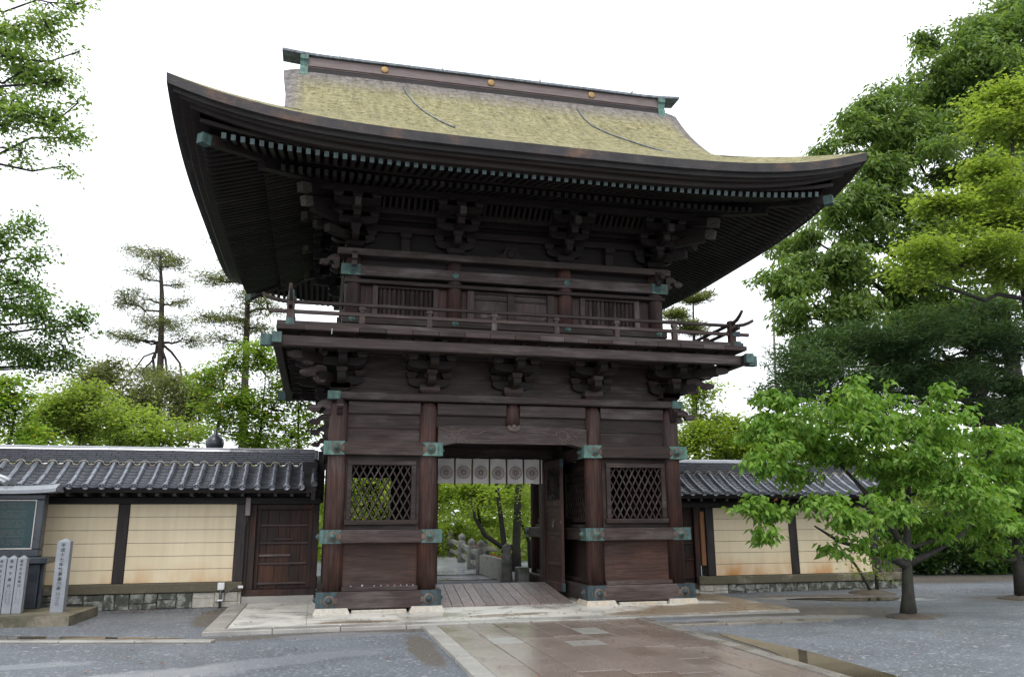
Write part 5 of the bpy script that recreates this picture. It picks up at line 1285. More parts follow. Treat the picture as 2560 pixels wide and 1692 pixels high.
for k in range(3):
    x0 = 1.74+k*.95; MB().box(x0+.003, x0+.944, -2.93-.006*k, -2.66-.006*k, -.02, .045-.009*k, .012).build('edge_kerb', kerb_wet, ap)
# stone path towards the viewer
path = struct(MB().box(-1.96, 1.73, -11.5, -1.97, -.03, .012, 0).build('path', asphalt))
cols = [-1.735, -1.28, -.855, -.33, .14, .535, .93, 1.33, 1.545]
grey_spots = [(-1.08, -3.85), (-.10, -4.40), (.35, -3.2)]
for c_ in range(len(cols)-1):
    y = -1.985-rng.uniform(0, .5)
    ya = -1.975
    while ya > -11.4:
        L = rng.uniform(.7, 1.35) if ya < -1.98 else rng.uniform(.3, 1.1)
        yb = max(ya-L, -11.45)
        xm, ym = (cols[c_]+cols[c_+1])/2, (ya+yb)/2
        gs = [g for g in grey_spots if cols[c_] < g[0] < cols[c_+1] and yb < g[1] < ya]
        segs = [(ya, yb, flag_m)]
        if gs:
            g0 = gs[0][1]; segs = [(ya, g0+.28, flag_m), (g0+.28, g0-.30, flag_grey), (g0-.30, yb, flag_m)]
        for a, b2_, mm_ in segs:
            if a-b2_ < .05: continue
            m = MB(); t = rng.uniform(-.003, .003); t2 = t+rng.uniform(-.0025, .0025)
            m.box(cols[c_]+.004, cols[c_+1]-.004, b2_+.004, a-.004, .013, .040+t, .003); m.build('flagstone', mm_, path)
        ya = yb
for s, xa, xb in ((-1, -1.965, -1.74), (1, 1.55, 1.735)):
    for k in range(9):
        y1 = -1.97-k*1.05; MB().box(xa, xb, y1-1.044, y1, -.02, .052, .008).build('edge_kerb', kerb_m if s < 0 else kerb_wet, path)
# drain kerb crossing on the left, slightly askew
kb_ = struct(MB().box(-9.2, -4.9, -.10, .10, -.02, .002, 0).build('pavement', kerb_m)); kb_.location = (0, 0, 0)
kb_.location = (-.02, -2.52, 0); kb_.rotation_euler = (0, 0, 0)
kb_.matrix_world = Matrix.Translation((-4.96, -2.66, 0)) @ Matrix.Rotation(R(-15), 4, 'Z') @ Matrix.Translation((4.96, 0, 0))
for k in range(4):
    x1 = -4.92-k*1.06; MB().box(x1-1.054, x1, -.09, .09, .003, .035, .008).build('kerb_stone', kerb_m, kb_)
# silt washed along the edges, puddles
def blob(cx, cy, rx, ry, n=26, seed=0, ang=0):
    r_ = np.random.default_rng(seed); ph = r_.uniform(0, 6.28, 4); out = []
    for k in range(n):
        t = 2*math.pi*k/n; q = 1+.18*math.sin(2*t+ph[0])+.13*math.sin(3*t+ph[1])+.08*math.sin(5*t+ph[2])
        x, y = rx*q*math.cos(t), ry*q*math.sin(t); out.append((cx+x*math.cos(ang)-y*math.sin(ang), cy+x*math.sin(ang)+y*math.cos(ang)))
    return out
sheet('puddle', blob(2.12, -6.3, .30, 2.0, 40, seed=4), .008, water)
sheet('puddle', blob(7.1, .2, 1.3, .30, 40, seed=5, ang=-.30), .010, water)
sheet('puddle', blob(-7.2, -1.60, 1.6, .13, seed=6, ang=-.27), .008, water)
for x, y, r in ((6.13, -2.76, .42), (10.5, -.73, .5), (8.5, 1.3, .55)):
    m = MB(); m.lathe([(r, -.01), (r*.8, .02), (r*.5, .05), (r*.2, .075), (.02, .08)], x, y, 18)
    for i_ in range(len(m.v)): v_ = m.v[i_]; m.v[i_] = (v_[0]+rng.normal()*.02, v_[1]+rng.normal()*.02, v_[2]+rng.normal()*.004)
    struct(m.build('soil', soil))
# loose gravel on the asphalt
gm, nt, b = new_mat('loose_gravel'); gi = nd(nt, 'NewGeometry')
nt.links.new(ramp(nt, gi.outputs['Random Per Island'], [(0, (.05,.055,.06)), (.5, (.16,.17,.18)), (.9, (.30,.31,.32)), (1, (.42,.40,.37))]), b.inputs['Base Color']); b.inputs['Roughness'].default_value = .45
NG = 26000; gx = np.concatenate([rng.uniform(-9.5, -2.0, NG//2), rng.uniform(1.85, 13, NG//2)]); gy = rng.uniform(-8.5, 1.6, NG); ok_ = ~((gx > -5.2) & (gx < 5.0) & (gy > -2.0)) & ~((gx < -7.2) & (gy > -.2)); gx, gy = gx[ok_], gy[ok_]; NG = len(gx)
gr_ = rng.uniform(.003, .007, NG); ga = rng.uniform(0, 6.28, NG); V = np.empty((NG, 4, 3), np.float32)
for k in range(3): V[:, k, 0] = gx+gr_*np.cos(ga+2.09*k); V[:, k, 1] = gy+gr_*np.sin(ga+2.09*k); V[:, k, 2] = .001
V[:, 3, 0] = gx; V[:, 3, 1] = gy; V[:, 3, 2] = gr_*1.0
i4 = np.arange(NG)*4; F = np.stack([i4, i4+1, i4+3, i4+1, i4+2, i4+3, i4+2, i4, i4+3], 1).reshape(-1, 3)
me = bpy.data.meshes.new('gravel'); me.from_pydata(V.reshape(-1, 3).tolist(), [], F.tolist()); me.materials.append(gm); o = link(me, 'gravel'); tag(o, 'loose fine grey gravel strewn over the wet asphalt ground', 'gravel', kind='stuff')
# fallen leaves (uncountable scatter)
m = MB()
for cx, cy, sx, sy, n_ in ((-6.9, 1.75, .35, .12, 50), (-7.25, -.05, .12, .1, 10), (-5.35, 1.5, .5, .4, 40), (0, -1.3, 3.2, .5, 60), (-6, -4, 2.5, 1.5, 30), (5, -1.5, 2, .8, 40), (8.3, .6, .8, .4, 30), (11.5, 1.2, 1.2, .4, 50), (0, -5, 1.4, 3, 26), (4.5, -4.5, 2.5, 1.5, 24), (11, 4.4, 1.5, .6, 70)):
    for i in range(n_):
        x, y = rng.normal(cx, sx), rng.normal(cy, sy); a = rng.uniform(0, 6.28); r = rng.uniform(.018, .04); z = .062 if (-5.1 < x < 4.8 and -1.95 < y < .0) else .05 if abs(x) < 1.7 and y < -2 else .016
        if -3.6 < x < 3.6 and y > -.3: continue
        m.add([(x+r*math.cos(a), y+r*math.sin(a), z), (x+.5*r*math.cos(a+1.6), y+.5*r*math.sin(a+1.6), z+.008), (x-r*math.cos(a), y-r*math.sin(a), z+.004), (x-.5*r*math.cos(a+1.6), y-.5*r*math.sin(a+1.6), z+.01)], [(0, 1, 2, 3)])
fl_m = leafmat('fallen_leaf', (.14,.035,.018), (.20,.07,.03), (.22,.16,.05), .1, .5)
o = m.build('fallen_leaves', fl_m); tag(o, 'scattered reddish fallen leaves lying on the wet paving and ground', 'leaves', kind='stuff')
# ================================================================== notice board and donor stones on the left
def text(body, size, parent, mat_, loc, name='inscription', rot=(R(90), 0, 0), sx=1.0):
    cu = bpy.data.curves.new(name, 'FONT'); cu.body = body; cu.size = size; cu.align_x = 'CENTER'; cu.align_y = 'CENTER'; cu.extrude = .0008; cu.offset = size*.018
    cu.materials.append(mat_); o = bpy.data.objects.new(name, cu); COL.objects.link(o); o.parent = parent; o.location = loc; o.rotation_euler = rot; o.scale = (sx, 1, 1); return o
sb = tag(MB().prism([(-10.4, .02), (-7.42, -.12), (-7.36, 1.42), (-10.4, 1.42)], 'z', 0, .155).build('base_slab', slab_base), 'low mossy stone slab under the notice board and donor stones', 'plinth'); fix_normals(sb.data)
def pillar(name, label, x, y, w, dp, h, group):
    t = thing(name, label, 'stone pillar', (x, y, .156), group); m = MB(); a, b_ = w/2, dp/2; hs_ = h-.05
    vs = [(i*a, j*b_, 0) for i, j in ((-1,-1),(1,-1),(1,1),(-1,1))]+[(i*a, j*b_, hs_) for i, j in ((-1,-1),(1,-1),(1,1),(-1,1))]+[(-.1*a, 0, h), (.1*a, 0, h)]
    m.add(vs, [(3,2,1,0),(0,1,5,4),(1,2,6,5),(2,3,7,6),(3,0,4,7),(4,5,9,8),(5,6,9),(6,7,8,9),(7,4,8)]); m.build('shaft', granite, t); return t
tp = pillar('stone_pillar', 'tallest grey stone pillar with vertical black writing at the slab corner', -7.80, .62, .20, .17, 1.20, 'inscribed stones')
for i, ch in enumerate('平成十七年勧募事業奉納芳名'):
    text(ch, .072, tp, ink if i < 10 else ink_faint, (-.005, -.0865, 1.085-i*.0795))
smalls = ['金壱千五百萬円', '金壱千萬円', '金参百五萬円', '金参百萬円']
labs = ['short inscribed donor stone nearest the tall pillar', 'short inscribed donor stone, second to the left of the tall pillar', 'short inscribed donor stone, third to the left of the tall pillar', 'short inscribed donor stone cut by the left photo edge']
for k in range(4):
    t = pillar('donor_stone', labs[k], -8.415-k*.152, .62, .138, .13, .93, 'inscribed stones')
    s_ = smalls[k]; stp = .40/max(len(s_)-1, 1)
    for i, ch in enumerate(s_): text(ch, .05 if len(s_) > 5 else .056, t, ink, (-.004, -.0665, .835-i*stp))
    mk = MB()                                      # weathered small name columns, unreadable in the photo
    for cx_ in ((.026, -.026) if k != 3 else (0,)):
        for r_ in range(7 if cx_ > 0 else 6):
            z = .36-r_*.036
            for q in range(4): 
                u, w = rng.uniform(-.012, .012), rng.uniform(-.011, .011); ln = rng.uniform(.008, .02)
                if rng.random() < .5: mk.box(cx_+u-ln/2, cx_+u+ln/2, -.0662, -.0652, z+w, z+w+.003, 0)
                else: mk.box(cx_+u, cx_+u+.003, -.0662, -.0652, z+w-ln/2, z+w+ln/2, 0)
    mk.build('worn_lettering', ink, t, kind='stuff')
nb_ = thing('notice_board', 'dark granite notice board with green panel and pale cap at left edge', 'notice board', (-9.2, 1.4, .156))
XR = .80
MB().box(-XR, XR, -.10, .13, 2.03-.156, 2.12-.156, .015).build('frame', granite_dk, nb_)
MB().box(-XR, XR, -.10, .13, 1.03-.156, 1.16-.156, .015).build('frame', granite_dk, nb_)
for s in (-1, 1): MB().box(s*(XR-.13), s*XR, -.098, .128, 1.161-.156, 2.029-.156, .015).build('frame', granite_dk, nb_)
MB().box(-XR+.13, XR-.13, -.05, .05, 1.161-.156, 2.029-.156, 0).build('backing', granite_dk, nb_)
pn = MB().box(-XR+.16, XR-.16, -.062, -.05, 1.18-.156, 2.01-.156, 0).build('panel', panel_green, nb_)
m = MB()
for a, b_, c_, d_ in ((-XR+.13, XR-.13, 2.005-.156, 2.028-.156), (-XR+.13, XR-.13, 1.162-.156, 1.185-.156), (-XR+.13, -XR+.153, 1.186-.156, 2.004-.156), (XR-.153, XR-.13, 1.186-.156, 2.004-.156)): m.box(a, b_, -.075, -.045, c_, d_, .003)
m.build('panel_trim', pale_trim, nb_)
m = MB()
for r_ in range(22):
    z = 1.80-r_*.034
    if r_ in (3, 8, 13, 18): continue
    x = -.58
    while x < .50:
        l = rng.uniform(.008, .03)
        if rng.random() < .86: m.box(x, x+l, -.0635, -.0621, z, z+.016, 0)
        x += l+.008
m.build('worn_lettering', panel_text, pn, kind='stuff')
q = MB(); N = 16; o1 = []; o2 = []
for k in range(N+1):
    x = -1.0+2.0*k/N; up = .05*(abs(x))**3; o1.append((x, 2.20-.156+.045*0+up)); o2.append((x, 2.125-.156+up*.8))
vs = []; 
for (x, z1_), (_, z0_) in zip(o1, o2): vs += [(x, -.26, z0_), (x, -.26, z0_+.06), (x, -.02, z1_+.07), (x, .04, z1_+.07), (x, .27, z0_+.06), (x, .27, z0_)]
fs = []
for k in range(N):
    for j in range(6):
        j2 = (j+1) % 6; fs.append((k*6+j, k*6+j2, k*6+6+j2, k*6+6+j))
fs += [tuple(range(6)), tuple(N*6+j for j in range(6))[::-1]]
q.add(vs, fs); me = q.mesh('cap', cap_stone); fix_normals(me); link(me, 'cap', nb_)
MB().box(-.92, .98, -.22, .26, .915-.156, 1.028-.156, .015).build('cross_beam', granite_dk, nb_)
for s in (-1, 1): MB().box(s*.62, s*.86, -.16, .16, 0, .913-.156, .015).build('leg', granite_dk, nb_); MB().box(s*.865, s*.92, -.10, .02, 0, .913-.156, .01).build('leg', granite_dk, nb_)
# ================================================================== stone lantern whose finial shows over the left wall
sl = thing('stone_lantern', 'dark stone lantern finial rising just above the left wall ridge', 'lantern', (-5.97, 4.5, 0))
MB().lathe([(.45, 0), (.45, .25), (.30, .3)], 0, 0, 6).build('base', stone_bridge_m, sl); MB().lathe([(.18, .3), (.16, 1.7), (.2, 1.75)], 0, 0, 14).build('shaft', stone_bridge_m, sl)
MB().box(-.28, .28, -.28, .28, 1.75, 2.35, .03).build('light_box', stone_bridge_m, sl)
MB().lathe([(.62, 2.36), (.66, 2.46), (.40, 2.75), (.18, 2.98)], 0, 0, 6).build('cap', stone_bridge_m, sl)
MB().lathe([(.10, 2.98), (.21, 3.08), (.23, 3.14), (.12, 3.19), (.13, 3.22), (.19, 3.29), (.205, 3.38), (.19, 3.46), (.12, 3.54), (.05, 3.58), (.045, 3.66), (.01, 3.72)], 0, 0, 16).build('finial', granite_dk, sl)
# ================================================================== bridge seen through the gate
struct(MB().box(-2.6, 2.6, 4.62, 6.34, -.02, .22, .01).build('rear_terrace', wetstone))
br = thing('stone_bridge', 'arched stone bridge with knobbed posts seen through the gateway', 'bridge', (0, 6.4, 0))
dk = MB(); pts = [(y, .245+.22*math.sin(math.pi*min(1, max(0, (y-2.6)/9)))) for y in np.linspace(0, 12, 25)]
dk.prism([(y, z-.35) for y, z in pts]+pts[::-1], 'x', -1.75, .95); d_o = dk.build('deck', wetstone, br); fix_normals(d_o.data)
for z_, y_ in ((.222, -1.55), (.25, .02)):
    MB().box(-1.7, .9, y_, y_+.03, z_-.002, z_+.012, 0).build('deck_groove', wood_blk, br)
post = MB(); post.lathe([(.15, 0), (.145, .58), (.15, .60), (.15, .635), (.10, .65), (.10, .69), (.125, .73), (.13, .77), (.11, .81), (.06, .845), (.02, .875)], 0, 0, 14); post_me = post.mesh('knobbed_post', stone_bridge_m)
PB = [(.78, -2.35), (.72, .5), (.86, 2.6), (.86, 4.3), (.84, 6.4), (.8, 8.6)]
def dz_(y): return .245+.22*math.sin(math.pi*min(1, max(0, (y-2.6)/9))) if y > 0 else .22
for s, xo in ((1, 0), (-1, -2.4)):
    for x, y in PB: link(post_me, 'knobbed_post', br, (x+xo, y, dz_(y)-.0), None, (.9, .9, 1.0))
    for i in range(len(PB)-1):
        (xa, ya), (xb, yb) = PB[i], PB[i+1]; m = MB()
        if i == 0: m.beam((xa+xo, ya+.13, dz_(ya)+.25), (xb+xo, yb-.13, dz_(yb)+.25), .12, .5)
        else:
            m.beam((xa+xo, ya+.13, dz_(ya)+.52), (xb+xo, yb-.13, dz_(yb)+.52), .12, .11); m.beam((xa+xo, ya+.13, dz_(ya)+.22), (xb+xo, yb-.13, dz_(yb)+.22), .10, .10)
        m.build('parapet', stone_bridge_m, br)
MB().box(1.0, 1.28, -2.55, -2.2, .0, .55, .02).build('end_stone', stone_bridge_m, br)
l2 = thing('stone_lantern', 'grey stone lantern with curved roof beyond the bridge in the gateway', 'lantern', (2.05, 13.0, 0))
MB().lathe([(.2, -.3), (.17, .3), (.25, .35)], 0, 0, 12).build('shaft', stone_bridge_m, l2); MB().box(-.17, .17, -.17, .17, .35, .58, .02).build('light_box', stone_bridge_m, l2)
MB().lathe([(.50, .60), (.52, .66), (.30, .74), (.16, .86), (.12, .88)], 0, 0, 6).build('cap', stone_bridge_m, l2); MB().lathe([(.08, .88), (.13, .93), (.08, .98), (.12, 1.05), (.05, 1.15), (.01, 1.2)], 0, 0, 12).build('finial', stone_bridge_m, l2)
rf_ = thing('red_fence', 'low vermilion railing glimpsed beyond the bridge through the gateway', 'railing', (4.2, 20, -.3))
for k in range(9): MB().box(-1.3+k*.45, -1.2+k*.45, -.05, .05, -.3, 1.0, .01).build('post', red_paint, rf_)
for z in (.35, .85): MB().box(-1.4, 2.6, -.04, .04, z, z+.1, .01).build('rail', red_paint, rf_)
pp = thing('flag_pole', 'thin brownish pole standing beyond the right eave against the sky', 'pole', (14.7, 15, 0))
MB().tube([(0, 0, 0), (.3, 0, 6), (.6, 0, 11.8)], [.06, .055, .05], 8).build('shaft', pole_m, pp); MB().lathe([(.0, -.05), (.08, 0), (.0, .12)], .6, 0, 8, z0=11.8).build('pole_tip', pole_m, pp)

# lettering: turn the text curves into plain meshes
bpy.context.view_layer.update(); dg_ = bpy.context.evaluated_depsgraph_get()
for o in [o for o in COL.objects if o.type == 'FONT']:
    me = bpy.data.meshes.new_from_object(o.evaluated_get(dg_)); n_ = o.name; par, lo, ro, sc_ = o.parent, o.location.copy(), o.rotation_euler.copy(), o.scale.copy()
    bpy.data.objects.remove(o); q = link(me, 'inscription', par, lo, ro, sc_)
# ================================================================== trees
def leaves_mesh(name, pos, ax, nrm, L, W, mat_, fold=.25, droop=0.0):
    """one kite of two folded triangles per leaf; arrays (N,3)"""
    N = len(pos); ax = ax/np.linalg.norm(ax, axis=1, keepdims=True); sd_ = np.cross(nrm, ax); sd_ /= (np.linalg.norm(sd_, axis=1, keepdims=True)+1e-9)
    up = np.cross(ax, sd_); L = L[:, None]; W = W[:, None]
    v = np.empty((N, 4, 3), np.float32)
    v[:, 0] = pos; v[:, 1] = pos+ax*L*.45+sd_*W*.5+up*W*fold; v[:, 2] = pos+ax*L-up*L*droop; v[:, 3] = pos+ax*L*.45-sd_*W*.5+up*W*fold
    me = bpy.data.meshes.new(name); me.vertices.add(N*4); me.vertices.foreach_set('co', v.reshape(-1))
    i = np.arange(N)*4; tri = np.stack([i, i+1, i+2, i, i+2, i+3], 1).reshape(-1).astype(np.int32)
    me.loops.add(N*6); me.loops.foreach_set('vertex_index', tri); me.polygons.add(N*2); me.polygons.foreach_set('loop_start', np.arange(N*2, dtype=np.int32)*3)
    try: me.polygons.foreach_set('loop_total', np.full(N*2, 3, np.int32))
    except Exception: pass
    me.materials.append(mat_); me.update(calc_edges=True); return me
def crown_points(lobes, dens, flat_all=1.0, shell=.5, clump=.30, per=14, depth=1.0):
    """cluster centres inside the lobes, then leaves round each centre"""
    cs = []; sizes = []
    for lb in lobes:
        x, y, z, r, fl = lb; ry = r*depth
        n = max(3, int(dens*r*r*max(fl, .35)))
        K = max(4, int(5+3*r)); sc = rng.normal(size=(K, 3)); sc /= np.linalg.norm(sc, axis=1, keepdims=True); sc *= rng.uniform(.35, 1.0, (K, 1))
        w_ = rng.uniform(.4, 1.0, K); pick = rng.choice(K, n, p=w_/w_.sum()); loc_ = rng.normal(size=(n, 3))*np.array([.27, .27, .17])*rng.uniform(.6, 1.25, (K, 1))[pick]
        p = (sc[pick]+loc_)*np.array([r, ry, r*fl*flat_all])+np.array([x, y, z]); cs.append(p); sizes.append(np.full(n, r))
    return np.concatenate(cs), np.concatenate(sizes)
def leaf_cloud(centres, per, spread, flat, Lr, asp, mode, name, mat_, fold=.25, droop=.12):
    M_ = len(centres); N = M_*per; c = np.repeat(centres, per, 0); off = rng.normal(size=(N, 3))*np.array([spread, spread, spread*flat]); pos = c+off
    a = rng.uniform(0, 2*math.pi, N); out = np.stack([np.cos(a), np.sin(a), np.zeros(N)], 1)+off/(spread+1e-6)*.5
    if mode == 'droop': out[:, 2] = rng.uniform(-1.3, -.15, N)
    elif mode == 'flat': out[:, 2] = rng.normal(-.12, .22, N)
    elif mode == 'needle': out[:, 2] = rng.uniform(-.15, 1.0, N)
    else: out[:, 2] = rng.normal(-.2, .5, N)
    nrm = np.stack([rng.normal(0, .45, N), rng.normal(0, .45, N), np.ones(N)], 1)
    if mode in ('any', 'droop'): nrm = np.stack([rng.normal(0, .7, N), rng.normal(0, .7, N), np.ones(N)], 1)
    L = rng.uniform(Lr[0], Lr[1], N); return leaves_mesh(name, pos.astype(np.float32), out, nrm, L, L*asp, mat_, fold, droop)
def wiggle(p, q, n, amp, sag=0.0):
    p = np.array(p); q = np.array(q); ts = np.linspace(0, 1, n); d = np.linalg.norm(q-p); out = []
    for i, t in enumerate(ts):
        w = rng.normal(size=3)*amp*d*(0 if i in (0, n-1) else 1); out.append(tuple(p+(q-p)*t+w+np.array([0, 0, sag*d*math.sin(math.pi*t)])))
    return out
def tree(name, label, trunk, r0, lobes, leaf, bark, centres_to_twig=90, group=None, crown_kind=None, low=.35, limb_r=.35, twig_r=.012, cat='tree', extra_limbs=(), sag=.08):
    """trunk: polyline from ground up; lobes: (x, y, z, r, flat)"""
    base = trunk[0]; t = thing(name, label, cat, base, group); bz = Vector(base)
    def loc(p): return (p[0]-base[0], p[1]-base[1], p[2]-base[2])
    m = MB(); n = len(trunk); rs = [r0*(1.25 if i == 0 else 1)*(1-.88*i/(n-1)) for i in range(n)]; m.tube([loc(p) for p in trunk], rs, 9)
    tr = np.array(trunk)
    # finely resample the trunk
    seg = []
    for i in range(n-1):
        for s_ in np.linspace(0, 1, 8, endpoint=False): seg.append((tr[i]+(tr[i+1]-tr[i])*s_, rs[i]+(rs[i+1]-rs[i])*s_))
    seg.append((tr[-1], rs[-1])); sp_ = np.array([s_[0] for s_ in seg]); sr = np.array([s_[1] for s_ in seg])
    cen, _ = crown_points(lobes, leaf['dens'], shell=leaf.get('shell', .35), depth=leaf.get('depth', 1.0))
    limb_pts = []
    for lb in lobes:
        if lb[3] < leaf.get('minlimb', 0): continue
        c = np.array(lb[:3]); hd = np.hypot(sp_[:, 0]-c[0], sp_[:, 1]-c[1]); target = c[2]-low*hd; k = int(np.argmin(np.abs(sp_[:, 2]-target)+.15*hd))
        k = max(k, int(len(sp_)*leaf.get('first', .25))); p = sp_[k]; rr = max(twig_r*1.6, min(sr[k]*.55, limb_r*lb[3]*.16+.02))
        pts = wiggle(p, c, 6, .05, -sag); m.tube([loc(q) for q in pts], list(np.linspace(rr, twig_r*1.3, 6)), 6, cap=False); limb_pts += pts[2:]
    for pl_ in extra_limbs: m.tube([loc(q) for q in pl_[0]], pl_[1], 7)
    lp = np.array(limb_pts); idx = rng.permutation(len(cen))[:centres_to_twig]
    for i in idx:
        c = cen[i]; dd_ = np.linalg.norm(lp-c, axis=1); k = int(np.argmin(dd_))
        if dd_[k] > .95*np.mean([l_[3] for l_ in lobes])+.15: continue
        pts = wiggle(lp[k], c, 4, .05, .06); m.tube([loc(q) for q in pts], [twig_r, twig_r*.8, twig_r*.6, twig_r*.35], 4, cap=False)
    m.build('trunk', bark, t)
    me = leaf_cloud(cen-np.array(base), leaf['per'], leaf['spread'], leaf.get('flat', .6), leaf['L'], leaf['asp'], leaf['mode'], 'crown', leaf['mat'], leaf.get('fold', .22), leaf.get('sagleaf', .12))
    o = link(me, 'crown', t); return t, cen
LB_ = LOBES
def grow(key, k, fl=None, mn=0): LB_[key] = [(a, b_, c_, r_*k, max(f_, mn) if fl is None else fl) for a, b_, c_, r_, f_ in LB_[key]]
grow('leftmaple', 1.25); grow('leftlight', 1.25); grow('leftedge', 1.3); grow('leftback', 1.35); grow('rightbright', 1.2); grow('larch', 1.1, None, .32); grow('leftpine', 1.05, None, .38); grow('maple', 1.0, None, .6); grow('pine', 1.05, None, .55)
LB_['leftback'] += [(-9.2, 18.0, 7.0, .9, .85), (-9.0, 18, 5.8, 1.0, .85), (-13.2, 18, 5.6, 1.0, .85), (-8.0, 18, 6.4, .8, .85)]
LB_['broadleaf'] += [(13.2, 9.5, 7.4, 1.0, .8), (15.4, 9.5, 7.6, 1.2, .8), (17.6, 9.5, 8.2, 1.4, .8), (19.8, 9.5, 9.6, 1.4, .8), (18.6, 9.5, 6.6, 1.2, .8)]
# --- right: tall broadleaf
tree('broadleaf_tree', 'tall dark green broadleaf tree rising high at the right edge', [(22.5, 10, 0), (22.3, 10, 5), (21.6, 9.5, 10), (20.8, 9, 14.5), (21.5, 9, 19)], .42, LB_['broadleaf'],
     dict(dens=150, per=12, spread=.14, flat=.7, L=(.18, .34), asp=.36, mode='droop', mat=lf_broad, shell=.45, depth=1.1), bark_dk, 200, twig_r=.025, limb_r=.6)
tree('maple_tree', 'yellow green maple with flat layered sprays at the right edge', [(16.3, 3.4, 0), (16.1, 3.3, 4), (16.0, 3.2, 7), (15.9, 3.1, 10), (16.3, 3.0, 13.6)], .26, LB_['maple'],
     dict(dens=200, per=22, spread=.25, flat=.45, L=(.10, .18), asp=.66, mode='flat', mat=lf_maple, shell=.15), bark_dk, 160, twig_r=.016, limb_r=.6, low=.1)
tree('pine_tree', 'dark spreading pine with flat needle pads behind the cherry tree', [(18.6, 7.4, 0), (18.4, 7.3, 2.5), (18.0, 7.2, 5), (17.6, 7.1, 7), (17.9, 7, 8.8)], .30, LB_['pine'],
     dict(dens=105, per=46, spread=.22, flat=.55, L=(.14, .26), asp=.20, mode='needle', mat=lf_pine, shell=.2), bark_pine, 200, twig_r=.02, limb_r=.7, low=.12, sag=.02)
# --- foreground cherry with individual leaves
ch, cen = tree('cherry_tree', 'leafy green cherry tree with short thick trunk in front of the right wall', [(6.12, -2.76, 0), (6.16, -2.76, .35), (6.20, -2.75, .75), (6.28, -2.72, 1.1), (6.45, -2.6, 1.7), (6.7, -2.5, 2.5), (7.0, -2.7, 3.4)], .118, LB_['cherry'],
     dict(dens=360, per=8, spread=.06, flat=.6, L=(.11, .165), asp=.48, mode='droop', mat=lf_cherry, shell=.25, first=.45, fold=.16, sagleaf=.22, minlimb=.6), bark_moss, 330, twig_r=.007, limb_r=.45, low=.30, sag=-.05,
     extra_limbs=[([(6.20, -2.75, .82), (5.8, -2.8, 1.0), (5.3, -2.95, 1.12), (4.7, -3.1, 1.25), (4.2, -3.2, 1.5)], [.075, .06, .045, .03, .014]), ([(6.22, -2.75, .85), (6.7, -2.7, 1.0), (7.3, -2.7, 1.25), (8.0, -2.5, 1.6)], [.07, .05, .035, .015]), ([(6.24, -2.74, 1.0), (6.1, -2.6, 1.5), (5.7, -2.5, 2.1), (5.3, -2.4, 2.6)], [.07, .055, .04, .02])])
cr = [c_ for c_ in ch.children if c_.name.startswith('crown')][0]; cr['kind'] = 'stuff'
q = MB(); q.add([(0,0,0), (-.16,.22,.03), (0,.25,0), (.16,.22,.03), (-.24,.5,.035), (0,.5,-.02), (.24,.5,.035), (-.15,.78,.0), (0,.78,-.06), (.15,.78,.0), (0,1.0,-.16)],
      [(0,2,1), (0,3,2), (1,2,5,4), (2,3,6,5), (4,5,8,7), (5,6,9,8), (7,8,10), (8,9,10)], 0, True); big_leaf = q.mesh('leaf', lf_cherry); fix_normals(big_leaf)
cam_p = np.array([-3.6, -14.9, 1.6]); dist = np.linalg.norm(cen-cam_p, axis=1); near = np.argsort(dist)[:150]
for i in near:
    for k in range(2):
        p = cen[i]+rng.normal(size=3)*np.array([.06, .06, .05])-np.array([0, .05, 0]); a = rng.uniform(0, 6.28); sc_ = rng.uniform(.11, .155)
        link(big_leaf, 'leaf', ch, (p[0]-6.12, p[1]+2.76, p[2]), (rng.uniform(-1.1, -.25), rng.uniform(-.3, .3), a), (sc_, sc_, sc_))
q = MB(); q.add([(0,0,0), (-.25,.45,.05), (.05,1.0,-.1), (.28,.5,.04)], [(0,3,2,1)]); ol = link(q.mesh('leaf', simple('orange_leaf', (.75,.22,.03), (.8,.28,.05), 5, .5, 0)), 'leaf', ch, (3.33-6.12, -.85, 1.93), (-.5, .2, 1.2), (.10, .10, .10), label='single orange leaf')
tree('cherry_tree', 'second smaller cherry tree at the right edge behind the first', [(10.5, -.73, 0), (10.5, -.73, .8), (10.6, -.7, 1.4), (10.9, -.7, 2.2), (11.1, -.7, 3.0)], .12, LB_['cherry2'],
     dict(dens=210, per=8, spread=.06, flat=.6, L=(.11, .165), asp=.5, mode='droop', mat=lf_cherry, shell=.2, sagleaf=.2), bark_moss, 160, twig_r=.008, limb_r=.5)
# thin leaning stems at the wall end
ts = thing('thin_sapling', 'thin crooked mossy sapling leaning in front of the right wall end', 'sapling', (8.45, 1.25, 0))
MB().tube([(0, 0, 0), (-.18, 0, .35), (-.36, -.02, .62), (-.52, -.03, .80), (-.70, -.04, .93)], [.035, .03, .027, .022, .014], 7).build('stem', bark_moss, ts)
MB().tube([(.18, .05, 0), (.20, .05, .4), (.24, .05, .62), (.38, .06, .85), (.62, .05, 1.1)], [.045, .036, .03, .026, .016], 7).build('stem', bark_moss, ts)
me = leaf_cloud(rng.normal(size=(14, 3))*np.array([.3, .1, .15])+np.array([-.1, 0, .45]), 8, .09, .7, (.06, .11), .5, 'any', 'leaves', lf_light); link(me, 'leaves', ts)
